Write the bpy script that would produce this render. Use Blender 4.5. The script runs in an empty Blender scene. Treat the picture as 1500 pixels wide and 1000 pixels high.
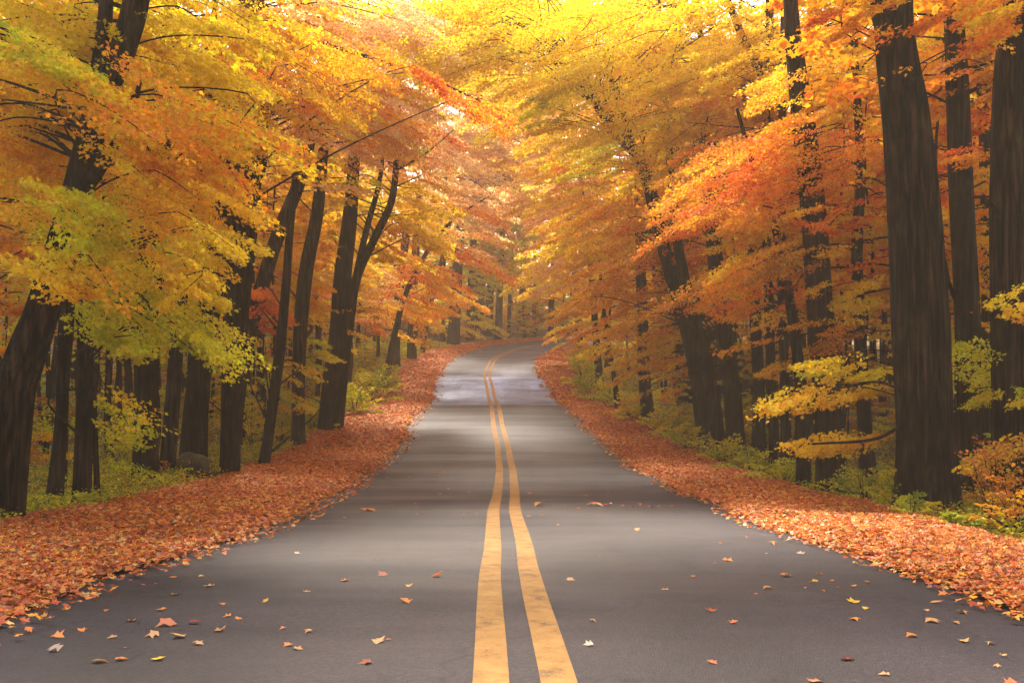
import bpy, math, random
import numpy as np

rng = np.random.default_rng(7)
random.seed(7)
sc = bpy.context.scene
col = sc.collection
F = 1458.0          # focal length in photo pixels (35 mm)
HY = 520.0          # eye-level row of the photo

# ------------------------------------------------------------------ terrain
PY = [-60, 0, 6.8, 8.8, 11.4, 17, 21, 25, 28.5, 33, 37, 42, 47, 51.5, 54, 57, 60, 64, 70, 76, 84, 92, 98, 104, 112, 130, 170, 230, 600]
PZ = [-1.2, -1.47, -1.86, -2.0, -2.22, -2.66, -2.92, -3.12, -3.24, -3.28, -3.2, -2.96, -2.72, -2.62, -2.68, -2.72, -2.5, -2.1, -1.72, -1.36, -.42, .27, .86, 1.30, 1.9, 3.2, 5.5, 7, 9]
_yy = np.linspace(-60, 600, 6601)
_zz = np.interp(_yy, PY, PZ)
_k = np.exp(-np.linspace(-2.2, 2.2, 45) ** 2 / 2); _k /= _k.sum()
_pad = np.concatenate([np.full(22, _zz[0]), _zz, np.full(22, _zz[-1])])
_zz = np.convolve(_pad, _k, 'valid')
def zr(y): return np.interp(y, _yy, _zz)

# road centreline
CY = [-30, 0, 12, 17, 21, 28, 36, 42, 53, 63, 70, 76, 81, 85, 89, 93, 97, 101, 105, 108.5, 111, 113, 115]
CX = [0, 0, 0, -.02, -.1, -.19, -.4, -.7, -.98, -1.38, -1.62, -1.8, -1.8, -1.55, -1.0, -.2, 1.1, 3.0, 6.0, 10, 15, 22, 32]
def smooth_poly(xs, ys, step=.5):
    p = np.stack([xs, ys], 1).astype(float)
    d = np.concatenate([[0], np.cumsum(np.linalg.norm(np.diff(p, axis=0), axis=1))])
    s = np.arange(0, d[-1], step)
    q = np.stack([np.interp(s, d, p[:, 0]), np.interp(s, d, p[:, 1])], 1)
    n = int(5 / step) | 1
    k = np.hanning(n + 2)[1:-1]; k /= k.sum(); h = n // 2
    out = q.copy()
    for i in range(2):
        pad = np.concatenate([q[0, i] - (q[1, i] - q[0, i]) * np.arange(h, 0, -1), q[:, i], q[-1, i] + (q[-1, i] - q[-2, i]) * np.arange(1, h + 1)])
        out[:, i] = np.convolve(pad, k, 'valid')
    return out
CL = smooth_poly(CX, CY, .4)
CT = np.gradient(CL, axis=0); CT /= np.linalg.norm(CT, axis=1)[:, None]
CN = np.stack([CT[:, 1], -CT[:, 0]], 1)        # to the right

def road_dist(x, y):
    """signed lateral distance to the centreline (right positive)"""
    P = np.stack([np.atleast_1d(x), np.atleast_1d(y)], 1).astype(float)
    out = np.empty(len(P))
    C = CL[::2]; N = CN[::2]
    for a in range(0, len(P), 4000):
        D = P[a:a + 4000, None, :] - C[None]
        d2 = (D ** 2).sum(2); j = d2.argmin(1)
        r = np.arange(len(j))
        sgn = np.sign((D[r, j] * N[j]).sum(1))
        out[a:a + 4000] = np.sqrt(d2[r, j]) * sgn
    return out

def vnoise(x, y, s, seed=0):
    """smooth value noise"""
    x = np.asarray(x) / s; y = np.asarray(y) / s
    i = np.floor(x).astype(np.int64); j = np.floor(y).astype(np.int64)
    fx = x - i; fy = y - j
    fx = fx * fx * (3 - 2 * fx); fy = fy * fy * (3 - 2 * fy)
    def h(a, b):
        v = np.sin(a * 127.1 + b * 311.7 + seed * 74.7) * 43758.5453
        return v - np.floor(v)
    return (h(i, j) * (1 - fx) + h(i + 1, j) * fx) * (1 - fy) + (h(i, j + 1) * (1 - fx) + h(i + 1, j + 1) * fx) * fy

def zg(x, y, d=None):
    """forest floor height"""
    x = np.atleast_1d(np.asarray(x, float)); y = np.atleast_1d(np.asarray(y, float))
    if d is None: d = road_dist(x, y)
    a = np.abs(d)
    off = np.clip((a - 6.2) / 6, 0, 1)
    b = (vnoise(x, y, 3.1, 3) - .5) * .35 + (vnoise(x, y, 9, 5) - .5) * .7
    return zr(y) - .07 + off * (b + .25) + np.clip(a - 12, 0, 60) * .03
def zg1(x, y): return float(zg([x], [y])[0])

def depth_at(py):
    ys = np.linspace(4, 84, 1601)
    row = HY - zr(ys) * F / ys
    k = np.where(row <= py)[0]
    return float(ys[k[0]]) if len(k) else 84.0
def at(px, py, Y): return np.array([(px - 750) / F * Y, Y, (HY - py) / F * Y])

# ------------------------------------------------------------------ materials
def new_mat(name):
    m = bpy.data.materials.new(name); m.use_nodes = True
    nt = m.node_tree; nt.nodes.clear()
    return m, nt, nt.nodes.new('ShaderNodeOutputMaterial')
def N(nt, t, **kw):
    n = nt.nodes.new(t)
    for k, v in kw.items():
        if k in n.inputs: n.inputs[k].default_value = v
        else: setattr(n, k, v)
    return n
def ramp(nt, stops):
    r = nt.nodes.new('ShaderNodeValToRGB'); e = r.color_ramp.elements
    while len(e) < len(stops): e.new(.5)
    for k, (p, c) in zip(e, stops): k.position = p; k.color = (*c, 1)
    return r

def leaf_material(name, trans=.5, gloss=.05, rough=.45):
    m, nt, out = new_mat(name); L = nt.links
    a = N(nt, 'ShaderNodeAttribute', attribute_name='tint')
    geo = N(nt, 'ShaderNodeNewGeometry')
    no = N(nt, 'ShaderNodeTexNoise', Scale=30.0, Detail=2.0)
    L.new(geo.outputs['Position'], no.inputs['Vector'])
    mr = N(nt, 'ShaderNodeMapRange'); mr.inputs['To Min'].default_value = .78; mr.inputs['To Max'].default_value = 1.2
    L.new(no.outputs['Fac'], mr.inputs['Value'])
    hsv = N(nt, 'ShaderNodeHueSaturation')
    L.new(a.outputs['Color'], hsv.inputs['Color']); L.new(mr.outputs['Result'], hsv.inputs['Value'])
    d = N(nt, 'ShaderNodeBsdfDiffuse'); t = N(nt, 'ShaderNodeBsdfTranslucent'); g = N(nt, 'ShaderNodeBsdfGlossy', Roughness=rough)
    L.new(hsv.outputs['Color'], d.inputs['Color']); L.new(hsv.outputs['Color'], t.inputs['Color'])
    g.inputs['Color'].default_value = (1, .95, .88, 1)
    m1 = N(nt, 'ShaderNodeMixShader'); m1.inputs[0].default_value = trans
    L.new(d.outputs[0], m1.inputs[1]); L.new(t.outputs[0], m1.inputs[2])
    m2 = N(nt, 'ShaderNodeMixShader'); m2.inputs[0].default_value = gloss
    L.new(m1.outputs[0], m2.inputs[1]); L.new(g.outputs[0], m2.inputs[2])
    L.new(m2.outputs[0], out.inputs['Surface'])
    return m
M_LEAF = leaf_material('autumn_leaf', .58, .012, .5)
M_GREEN = leaf_material('undergrowth_leaf', .45, .012)
M_FALLEN = leaf_material('fallen_leaf', .2, .03, .45)

def bark_material(name, c0, c1, moss=0.0):
    m, nt, out = new_mat(name); L = nt.links
    tc = N(nt, 'ShaderNodeTexCoord')
    mp = N(nt, 'ShaderNodeMapping'); mp.inputs['Scale'].default_value = (5.5, 5.5, .38)
    L.new(tc.outputs['Object'], mp.inputs['Vector'])
    n1 = N(nt, 'ShaderNodeTexNoise', Scale=2.2, Detail=6.0, Roughness=.6, Distortion=.4)
    L.new(mp.outputs[0], n1.inputs['Vector'])
    n2 = N(nt, 'ShaderNodeTexNoise', Scale=.9, Detail=4.0)
    L.new(tc.outputs['Object'], n2.inputs['Vector'])
    vo = N(nt, 'ShaderNodeTexVoronoi', Scale=1.6, feature='DISTANCE_TO_EDGE')
    L.new(mp.outputs[0], vo.inputs['Vector'])
    r = ramp(nt, [(.42, c0), (.60, c1)])
    L.new(n1.outputs['Fac'], r.inputs[0])
    r2 = ramp(nt, [(.35, (.6, .6, .6)), (.7, (1.25, 1.2, 1.1))])
    L.new(n2.outputs['Fac'], r2.inputs[0])
    mx = N(nt, 'ShaderNodeMix', data_type='RGBA', blend_type='MULTIPLY'); mx.inputs[0].default_value = 1
    L.new(r.outputs[0], mx.inputs[6]); L.new(r2.outputs[0], mx.inputs[7])
    src = mx.outputs[2]
    if moss:
        n3 = N(nt, 'ShaderNodeTexNoise', Scale=2.5, Detail=5.0)
        L.new(tc.outputs['Object'], n3.inputs['Vector'])
        r3 = ramp(nt, [(.55, (0, 0, 0)), (.68, (moss, moss, moss))])
        L.new(n3.outputs['Fac'], r3.inputs[0])
        mm = N(nt, 'ShaderNodeMix', data_type='RGBA'); mm.inputs[7].default_value = (.07, .075, .02, 1)
        L.new(r3.outputs[0], mm.inputs[0]); L.new(src, mm.inputs[6]); src = mm.outputs[2]
    rv = ramp(nt, [(.0, (.22, .2, .2)), (.22, (1.25, 1.25, 1.25))]); L.new(vo.outputs['Distance'], rv.inputs[0])
    mv = N(nt, 'ShaderNodeMix', data_type='RGBA', blend_type='MULTIPLY'); mv.inputs[0].default_value = .9
    L.new(src, mv.inputs[6]); L.new(rv.outputs[0], mv.inputs[7]); src = mv.outputs[2]
    ad = N(nt, 'ShaderNodeMath', operation='MULTIPLY_ADD'); ad.inputs[1].default_value = 1.0
    L.new(vo.outputs['Distance'], ad.inputs[0]); L.new(n1.outputs['Fac'], ad.inputs[2])
    b = N(nt, 'ShaderNodeBump', Strength=1.0, Distance=.09)
    L.new(ad.outputs[0], b.inputs['Height'])
    p = N(nt, 'ShaderNodeBsdfPrincipled', Roughness=.9)
    p.inputs['Specular IOR Level'].default_value = .06
    L.new(src, p.inputs['Base Color']); L.new(b.outputs[0], p.inputs['Normal'])
    L.new(p.outputs[0], out.inputs['Surface'])
    return m
M_BARK = bark_material('dark_bark', (.0018, .0012, .0009), (.050, .029, .016), .22)
M_BARK2 = bark_material('grey_bark', (.014, .010, .008), (.070, .048, .036), .3)
M_DEAD = bark_material('dead_wood', (.14, .10, .07), (.36, .28, .2))

# ------------------------------------------------------------------ mesh helpers
def link_mesh(name, verts, faces_flat, starts, mats, parent=None, tint=None, smooth=False):
    me = bpy.data.meshes.new(name)
    me.vertices.add(len(verts)); me.vertices.foreach_set('co', np.ascontiguousarray(verts, np.float32).ravel())
    me.loops.add(len(faces_flat)); me.loops.foreach_set('vertex_index', np.ascontiguousarray(faces_flat, np.int32))
    me.polygons.add(len(starts)); me.polygons.foreach_set('loop_start', np.ascontiguousarray(starts, np.int32))
    me.update(calc_edges=True)
    if smooth: me.polygons.foreach_set('use_smooth', np.ones(len(starts), bool))
    if tint is not None:
        at_ = me.attributes.new('tint', 'FLOAT_COLOR', 'FACE')
        c = np.ones((len(tint), 4), np.float32); c[:, :3] = tint
        at_.data.foreach_set('color', c.ravel())
    me.materials.append(mats)
    o = bpy.data.objects.new(name, me); col.objects.link(o)
    if parent is not None: o.parent = parent
    return o

class Tubes:
    """collects tapered tubes that belong to one mesh"""
    def __init__(s): s.v = []; s.f = []; s.n = 0
    def add(s, path, radii, sides=10, ridge=0.0, seed=0):
        path = np.asarray(path, float); radii = np.asarray(radii, float); M = len(path)
        t = np.gradient(path, axis=0); t /= np.linalg.norm(t, axis=1)[:, None] + 1e-9
        ref = np.where(np.abs(t[:, 2:3]) > .8, [[1., 0, 0]], [[0, 0, 1.]])
        a = np.cross(ref, t); a /= np.linalg.norm(a, axis=1)[:, None]
        b = np.cross(t, a)
        th = np.linspace(0, 2 * np.pi, sides, endpoint=False)
        R = np.repeat(radii[:, None], sides, 1)
        if ridge:
            rg = np.random.default_rng(seed)
            hh = np.concatenate([[0], np.cumsum(np.linalg.norm(np.diff(path, axis=0), axis=1))])[:, None]
            dsp = np.zeros((M, sides))
            for k in (2, 3, 5, 7, 11, 14):
                w = {2: 1.4, 3: 1.2, 5: .7, 7: .6, 11: .7, 14: .6}[k]
                dsp += w * np.sin(k * th[None] + rg.uniform(0, 6.3) + np.sin(hh * rg.uniform(.3, 1.2) + rg.uniform(0, 6)) * .9)
            if sides >= 60:      # deep vertical furrows on the near trunks
                kk = sides // 4
                ph = np.sin(hh * .9 + 3 * np.sin(th[None] * 2 + seed)) * .8 + np.sin(hh * 2.3 + th[None] * 5) * .5
                dsp = dsp + np.exp(-hh / .38) * 11 * np.maximum(0, np.sin(3 * th[None] + seed) * .6 + np.sin(5 * th[None] + seed * 2) * .6)
                dsp = dsp * .6 + 3.2 * np.abs(np.sin(kk / 2 * th[None] + ph)) + .8 * np.sin(kk * .73 * th[None] - ph * 1.4)
            R = R * (1 + ridge * dsp)
        V = path[:, None, :] + R[..., None] * (np.cos(th)[None, :, None] * a[:, None, :] + np.sin(th)[None, :, None] * b[:, None, :])
        i = np.arange(M - 1)[:, None] * sides; j = np.arange(sides)[None]; j2 = (j + 1) % sides
        q = np.stack([i + j, i + j2, i + sides + j2, i + sides + j], -1).reshape(-1, 4) + s.n
        s.v.append(V.reshape(-1, 3)); s.f.append(q); s.n += M * sides
        # tip cap
        s.v.append(path[-1:] + t[-1:] * radii[-1]); top = s.n; s.n += 1
        k = top - sides + np.arange(sides)
        s.f.append(np.stack([k, np.roll(k, -1), np.full(sides, top), np.full(sides, top)], 1))
    def build(s, name, mat, parent=None, org=(0, 0, 0)):
        V = np.concatenate(s.v) - np.asarray(org); q = np.concatenate(s.f)
        tri = q[:, 2] == q[:, 3]
        quads = q[~tri]; tris = q[tri][:, :3]
        flat = np.concatenate([quads.ravel(), tris.ravel()])
        starts = np.concatenate([np.arange(len(quads)) * 4, len(quads) * 4 + np.arange(len(tris)) * 3])
        return link_mesh(name, V, flat, starts, mat, parent, smooth=True)

def spline(P, n):
    """Catmull-Rom through P (k columns) sampled n times"""
    P = np.asarray(P, float)
    Q = np.vstack([2 * P[0] - P[1], P, 2 * P[-1] - P[-2]])
    seg = np.linalg.norm(np.diff(P[:, :3], axis=0), axis=1); d = np.concatenate([[0], np.cumsum(seg)])
    out = []
    for s in np.linspace(0, d[-1], n):
        i = min(int(np.searchsorted(d, s, 'right') - 1), len(P) - 2)
        t = (s - d[i]) / (seg[i] + 1e-9)
        p0, p1, p2, p3 = Q[i], Q[i + 1], Q[i + 2], Q[i + 3]
        out.append(.5 * (2 * p1 + (p2 - p0) * t + (2 * p0 - 5 * p1 + 4 * p2 - p3) * t * t + (3 * p1 - p0 - 3 * p2 + p3) * t ** 3))
    return np.array(out)

KITE = np.array([[0, 0, 0], [.42, .40, .07], [1, 0, -.10], [.42, -.40, .07]])
MAPLE = np.array([[0, 0, 0], [.02, .40, .05], [.24, .24, .03], [.50, .55, .08], [.60, .20, .02], [1, 0, -.10],
                  [.60, -.20, .02], [.50, -.55, .08], [.24, -.24, .03], [.02, -.40, .05]])
def leaves(name, pos, dirs, nrm, size, tint, mat, parent=None, org=(0, 0, 0), shape=KITE, curl=None):
    dirs = dirs / (np.linalg.norm(dirs, axis=1)[:, None] + 1e-9)
    nrm = nrm - dirs * (nrm * dirs).sum(1)[:, None]
    nrm = nrm / (np.linalg.norm(nrm, axis=1)[:, None] + 1e-9)
    sd = np.cross(nrm, dirs)
    u, v, w = shape[:, 0], shape[:, 1], shape[:, 2]
    W = np.repeat(w[None], len(pos), 0)
    if curl is not None: W = W + curl[:, None] * ((u - .45) ** 2 + v ** 2 - .12)[None]
    V = pos[:, None] + size[:, None, None] * (dirs[:, None] * (u - .35)[None, :, None] + sd[:, None] * v[None, :, None] + nrm[:, None] * W[..., None])
    k = len(shape); n = len(pos)
    return link_mesh(name, V.reshape(-1, 3) - np.asarray(org), np.arange(n * k), np.arange(n) * k, mat, parent, tint)

# leaf colours (base reflectance)
PAL = {
    'Y': [(.88, .66, .012), (.88, .60, .010), (.86, .66, .016), (.88, .54, .010)],
    'YO': [(.88, .62, .010), (.88, .52, .010), (.88, .68, .012), (.88, .44, .010)],
    'O': [(.88, .36, .010), (.88, .44, .010), (.86, .27, .010), (.88, .52, .012)],
    'R': [(.80, .16, .012), (.85, .25, .012), (.70, .11, .014), (.86, .33, .015)],
    'S': [(.88, .58, .26), (.88, .50, .20), (.88, .64, .26), (.88, .44, .14)],  # salmon leaves, paled so far crowns carry the haze glow in their colour
    'G': [(.66, .66, .012), (.52, .58, .012), (.76, .70, .012), (.42, .50, .014)],
    'GY': [(.82, .74, .012), (.70, .70, .012), (.86, .70, .012), (.56, .60, .014)],
    'B': [(.50, .17, .02), (.44, .22, .02), (.58, .22, .016), (.34, .11, .02)],
    'FERN': [(.58, .60, .025), (.72, .66, .025), (.42, .47, .025), (.80, .64, .025), (.26, .32, .025)],
}
def pick(pal, n):
    if isinstance(pal, str): pal = [pal]
    c = np.array(sum([PAL[p] for p in pal], []))
    return c[rng.integers(0, len(c), n)]

def unit(a): return a / (np.linalg.norm(a, axis=-1)[..., None] + 1e-9)

class Foliage:
    """gathers leaf sprays for one crown"""
    def __init__(s): s.p = []; s.d = []; s.n = []; s.s = []; s.c = []
    def spray(s, start, axis, L, width, nl, lsize, colour, droop=.25, jit=.10, tilt=.45, mix=None):
        """flat feathered spray: side twigs along a drooping axis, leaves along the twigs"""
        axis = np.asarray(axis, float); axis = axis / np.linalg.norm(axis)
        side = np.cross([0, 0, 1.], axis); side = side / (np.linalg.norm(side) + 1e-9)
        nt = max(6, int(10 + L * 4))
        k = rng.integers(0, nt, nl); sg = np.where(k % 2 == 0, 1.0, -1.0)
        tw = rng.uniform(.6, 1.25, nt)[k]
        ta = rng.uniform(.5, 1.05, nt)[k]                      # twig angle from the axis
        u = .06 + .94 * (k + .5) / nt
        prof = np.sin(np.pi * np.clip(.12 + .88 * u, 0, 1)) ** .8 + .12
        t = rng.random(nl) ** .75
        ln = t * width * prof * tw
        p = np.asarray(start)[None] + axis[None] * (u * L + ln * np.cos(ta))[:, None] + side[None] * (sg * ln * np.sin(ta))[:, None]
        reach = u * L + ln * .6
        p[:, 2] -= droop * reach ** 2 / max(L, .3) + .12 * ln
        p[:, 2] += rng.uniform(-.07, .07, nt)[k] * L * .35
        p += rng.normal(0, jit, (nl, 3)) * np.array([.6, .6, .34])
        d = axis[None] * np.cos(ta)[:, None] + side[None] * (sg * np.sin(ta))[:, None]
        d = d + rng.normal(0, .45, (nl, 3)); d[:, 2] -= .35
        n = np.array([0, 0, 1.])[None] + rng.normal(0, tilt, (nl, 3)) + axis[None] * .25
        base = np.asarray(colour)[None].repeat(nl, 0)
        if mix is not None:
            alt = pick(mix, nl); w = (rng.random(nl) ** 2.2)[:, None] * .9
            base = base * (1 - w) + alt * w
        base = base * rng.uniform(.75, 1.14, (nl, 1)) * (1 + rng.normal(0, .05, (nl, 3)))
        s.p.append(p); s.d.append(d); s.n.append(n); s.s.append(lsize * rng.uniform(.65, 1.3, nl)); s.c.append(np.clip(base, .004, .88))
    def count(s): return sum(len(x) for x in s.p)
    def build(s, name, mat, parent=None, org=(0, 0, 0), shape=KITE):
        return leaves(name, np.concatenate(s.p), np.concatenate(s.d), np.concatenate(s.n), np.concatenate(s.s), np.concatenate(s.c), mat, parent, org, shape)

def tag(o, label=None, cat=None, group=None, kind=None):
    if label: o['label'] = label
    if cat: o['category'] = cat
    if group: o['group'] = group
    if kind: o['kind'] = kind
    return o
def empty(name, loc):
    o = bpy.data.objects.new(name, None); o.location = loc; o.empty_display_size = .3; col.objects.link(o); return o

# ------------------------------------------------------------------ ground, road
def build_ground():
    xs = np.concatenate([[-500, -300, -200, -140, -100, -80], np.arange(-64, -12, 1.5), np.arange(-12, 12.01, .5), np.arange(13, 64, 1.5), [80, 100, 140, 200, 300, 500]])
    ys = np.concatenate([[-60, -40, -20, -10, -4], np.arange(0, 40, .5), np.arange(40, 130, .75), np.arange(131, 180, 3), [190, 220, 260, 320, 400, 600]])
    X, Y = np.meshgrid(xs, ys)
    x, y = X.ravel(), Y.ravel()
    z = zg(x, y)
    V = np.stack([x, y, z], 1); nx = len(xs); ny = len(ys)
    i = (np.arange(ny - 1)[:, None] * nx + np.arange(nx - 1)[None]).ravel()
    q = np.stack([i, i + 1, i + nx + 1, i + nx], 1)
    m, nt, out = new_mat('forest_floor'); L = nt.links
    geo = N(nt, 'ShaderNodeNewGeometry')
    n1 = N(nt, 'ShaderNodeTexNoise', Scale=.55, Detail=6.0); n2 = N(nt, 'ShaderNodeTexNoise', Scale=9.0, Detail=5.0, Roughness=.7)
    vo = N(nt, 'ShaderNodeTexVoronoi', Scale=11.0)
    for n in (n1, n2, vo): L.new(geo.outputs['Position'], n.inputs['Vector'])
    r1 = ramp(nt, [(.3, (.07, .035, .012)), (.5, (.12, .075, .014)), (.7, (.10, .09, .014))]); L.new(n1.outputs['Fac'], r1.inputs[0])
    r2 = ramp(nt, [(.3, (.4, .38, .35)), (.7, (1.5, 1.35, 1.1))]); L.new(n2.outputs['Fac'], r2.inputs[0])
    mx = N(nt, 'ShaderNodeMix', data_type='RGBA', blend_type='MULTIPLY'); mx.inputs[0].default_value = 1
    L.new(r1.outputs[0], mx.inputs[6]); L.new(r2.outputs[0], mx.inputs[7])
    b = N(nt, 'ShaderNodeBump', Strength=.8, Distance=.06); L.new(n2.outputs['Fac'], b.inputs['Height'])
    p = N(nt, 'ShaderNodeBsdfPrincipled', Roughness=.95)
    L.new(mx.outputs[2], p.inputs['Base Color']); L.new(b.outputs[0], p.inputs['Normal']); L.new(p.outputs[0], out.inputs['Surface'])
    o = link_mesh('ground', V, q.ravel(), np.arange(len(q)) * 4, m, smooth=True)
    tag(o, kind='structure')

def strip(name, lat0, lat1, nlat, zoff, mat, i0=0, i1=None, shift=None, wob=0, seed=0):
    """a sheet following the centreline between two lateral offsets (arrays allowed)"""
    C = CL[i0:i1]; Nn = CN[i0:i1]; n = len(C)
    l0 = np.broadcast_to(lat0, n); l1 = np.broadcast_to(lat1, n)
    s = np.linspace(0, 1, nlat)
    lat = l0[:, None] * (1 - s) + l1[:, None] * s
    P = C[:, None] + Nn[:, None] * lat[..., None]
    x, y = P[..., 0].ravel(), P[..., 1].ravel()
    z = zr(y) + (zoff(x, y, lat.ravel(), np.tile(s, n)) if callable(zoff) else zoff)
    V = np.stack([x, y, z], 1)
    i = (np.arange(n - 1)[:, None] * nlat + np.arange(nlat - 1)[None]).ravel()
    q = np.stack([i, i + 1, i + nlat + 1, i + nlat], 1)
    return tag(link_mesh(name, V, q.ravel(), np.arange(len(q)) * 4, mat, smooth=True), kind='structure')

def asphalt():
    m, nt, out = new_mat('asphalt'); L = nt.links
    geo = N(nt, 'ShaderNodeNewGeometry')
    fine = N(nt, 'ShaderNodeTexNoise', Scale=26.0, Detail=7.0, Roughness=.95)
    vo = N(nt, 'ShaderNodeTexVoronoi', Scale=95.0)
    big = N(nt, 'ShaderNodeTexNoise', Scale=.5, Detail=5.0, Roughness=.6)
    mp = N(nt, 'ShaderNodeMapping'); mp.inputs['Scale'].default_value = (.16, .55, 1)
    band = N(nt, 'ShaderNodeTexNoise', Scale=1.0, Detail=3.0)
    mpl = N(nt, 'ShaderNodeMapping'); mpl.inputs['Scale'].default_value = (1.5, .05, 1)
    lane = N(nt, 'ShaderNodeTexNoise', Scale=1.0, Detail=3.0)
    for n in (fine, vo, big, mp, mpl): L.new(geo.outputs['Position'], n.inputs['Vector'])
    L.new(mp.outputs[0], band.inputs['Vector']); L.new(mpl.outputs[0], lane.inputs['Vector'])
    r1 = ramp(nt, [(.32, (.022, .0192, .0215)), (.68, (.047, .0415, .0465))]); L.new(big.outputs['Fac'], r1.inputs[0])
    r2 = ramp(nt, [(.36, (.25, .25, .25)), (.5, (.9, .88, .86)), (.64, (2.4, 2.35, 2.25))]); L.new(fine.outputs['Fac'], r2.inputs[0])
    r3 = ramp(nt, [(.3, (.82, .80, .80)), (.7, (1.2, 1.2, 1.22))]); L.new(lane.outputs['Fac'], r3.inputs[0])
    mx = N(nt, 'ShaderNodeMix', data_type='RGBA', blend_type='MULTIPLY'); mx.inputs[0].default_value = 1
    L.new(r1.outputs[0], mx.inputs[6]); L.new(r2.outputs[0], mx.inputs[7])
    mx2 = N(nt, 'ShaderNodeMix', data_type='RGBA', blend_type='MULTIPLY'); mx2.inputs[0].default_value = 1
    L.new(mx.outputs[2], mx2.inputs[6]); L.new(r3.outputs[0], mx2.inputs[7])
    # hairline cracks
    vc = N(nt, 'ShaderNodeTexVoronoi', Scale=.22, feature='DISTANCE_TO_EDGE')
    wob = N(nt, 'ShaderNodeTexNoise', Scale=1.4, Detail=5.0)
    L.new(geo.outputs['Position'], wob.inputs['Vector'])
    vm = N(nt, 'ShaderNodeVectorMath', operation='MULTIPLY_ADD'); vm.inputs[1].default_value = (1.3, 1.3, 1.3)
    L.new(wob.outputs['Color'], vm.inputs[0]); L.new(geo.outputs['Position'], vm.inputs[2])
    L.new(vm.outputs[0], vc.inputs['Vector'])
    rc = ramp(nt, [(.0, (.25, .25, .25)), (.009, (1, 1, 1))]); L.new(vc.outputs['Distance'], rc.inputs[0])
    mx3 = N(nt, 'ShaderNodeMix', data_type='RGBA', blend_type='MULTIPLY'); mx3.inputs[0].default_value = .8
    L.new(mx2.outputs[2], mx3.inputs[6]); L.new(rc.outputs[0], mx3.inputs[7])
    # light painted by distance: shaded near end, pale bands, blue sky sheen past crest
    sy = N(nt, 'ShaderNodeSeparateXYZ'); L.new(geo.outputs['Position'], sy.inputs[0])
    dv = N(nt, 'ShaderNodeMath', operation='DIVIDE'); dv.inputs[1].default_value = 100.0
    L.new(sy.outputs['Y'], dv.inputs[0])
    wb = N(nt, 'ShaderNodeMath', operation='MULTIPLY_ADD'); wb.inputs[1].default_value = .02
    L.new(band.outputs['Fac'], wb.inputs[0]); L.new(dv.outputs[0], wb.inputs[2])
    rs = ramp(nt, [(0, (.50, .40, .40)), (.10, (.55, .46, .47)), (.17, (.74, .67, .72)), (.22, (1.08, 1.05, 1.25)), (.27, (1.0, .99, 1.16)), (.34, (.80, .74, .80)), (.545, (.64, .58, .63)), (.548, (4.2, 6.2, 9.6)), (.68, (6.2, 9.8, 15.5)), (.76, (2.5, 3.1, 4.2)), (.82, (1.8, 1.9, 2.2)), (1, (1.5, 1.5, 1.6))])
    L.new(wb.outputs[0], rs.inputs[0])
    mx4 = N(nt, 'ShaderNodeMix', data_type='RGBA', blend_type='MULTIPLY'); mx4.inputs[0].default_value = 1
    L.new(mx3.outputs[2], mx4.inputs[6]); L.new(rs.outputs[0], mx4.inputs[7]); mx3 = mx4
    rr = ramp(nt, [(.3, (.46, .46, .46)), (.7, (.72, .72, .72))]); L.new(band.outputs['Fac'], rr.inputs[0])
    b = N(nt, 'ShaderNodeBump', Strength=.35, Distance=.006); L.new(vo.outputs['Distance'], b.inputs['Height'])
    p = N(nt, 'ShaderNodeBsdfPrincipled')
    p.inputs['Specular IOR Level'].default_value = .14
    L.new(mx3.outputs[2], p.inputs['Base Color']); L.new(rr.outputs[0], p.inputs['Roughness']); L.new(b.outputs[0], p.inputs['Normal'])
    L.new(p.outputs[0], out.inputs['Surface'])
    return m

def paint():
    m, nt, out = new_mat('worn_yellow_paint'); L = nt.links
    geo = N(nt, 'ShaderNodeNewGeometry')
    n1 = N(nt, 'ShaderNodeTexNoise', Scale=4.0, Detail=6.0, Roughness=.7); n2 = N(nt, 'ShaderNodeTexNoise', Scale=60.0, Detail=4.0, Roughness=.8)
    for n in (n1, n2): L.new(geo.outputs['Position'], n.inputs['Vector'])
    ad = N(nt, 'ShaderNodeMath', operation='MULTIPLY_ADD'); ad.inputs[1].default_value = .55
    L.new(n2.outputs['Fac'], ad.inputs[0]); L.new(n1.outputs['Fac'], ad.inputs[2])
    r = ramp(nt, [(.57, (.06, .045, .035)), (.70, (.25, .125, .03)), (.95, (.36, .195, .055))]); L.new(ad.outputs[0], r.inputs[0])
    p = N(nt, 'ShaderNodeBsdfPrincipled', Roughness=.75); p.inputs['Specular IOR Level'].default_value = .12; L.new(r.outputs[0], p.inputs['Base Color'])
    b = N(nt, 'ShaderNodeBump', Strength=.3, Distance=.004); L.new(n2.outputs['Fac'], b.inputs['Height']); L.new(b.outputs[0], p.inputs['Normal'])
    L.new(p.outputs[0], out.inputs['Surface'])
    return m

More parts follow.
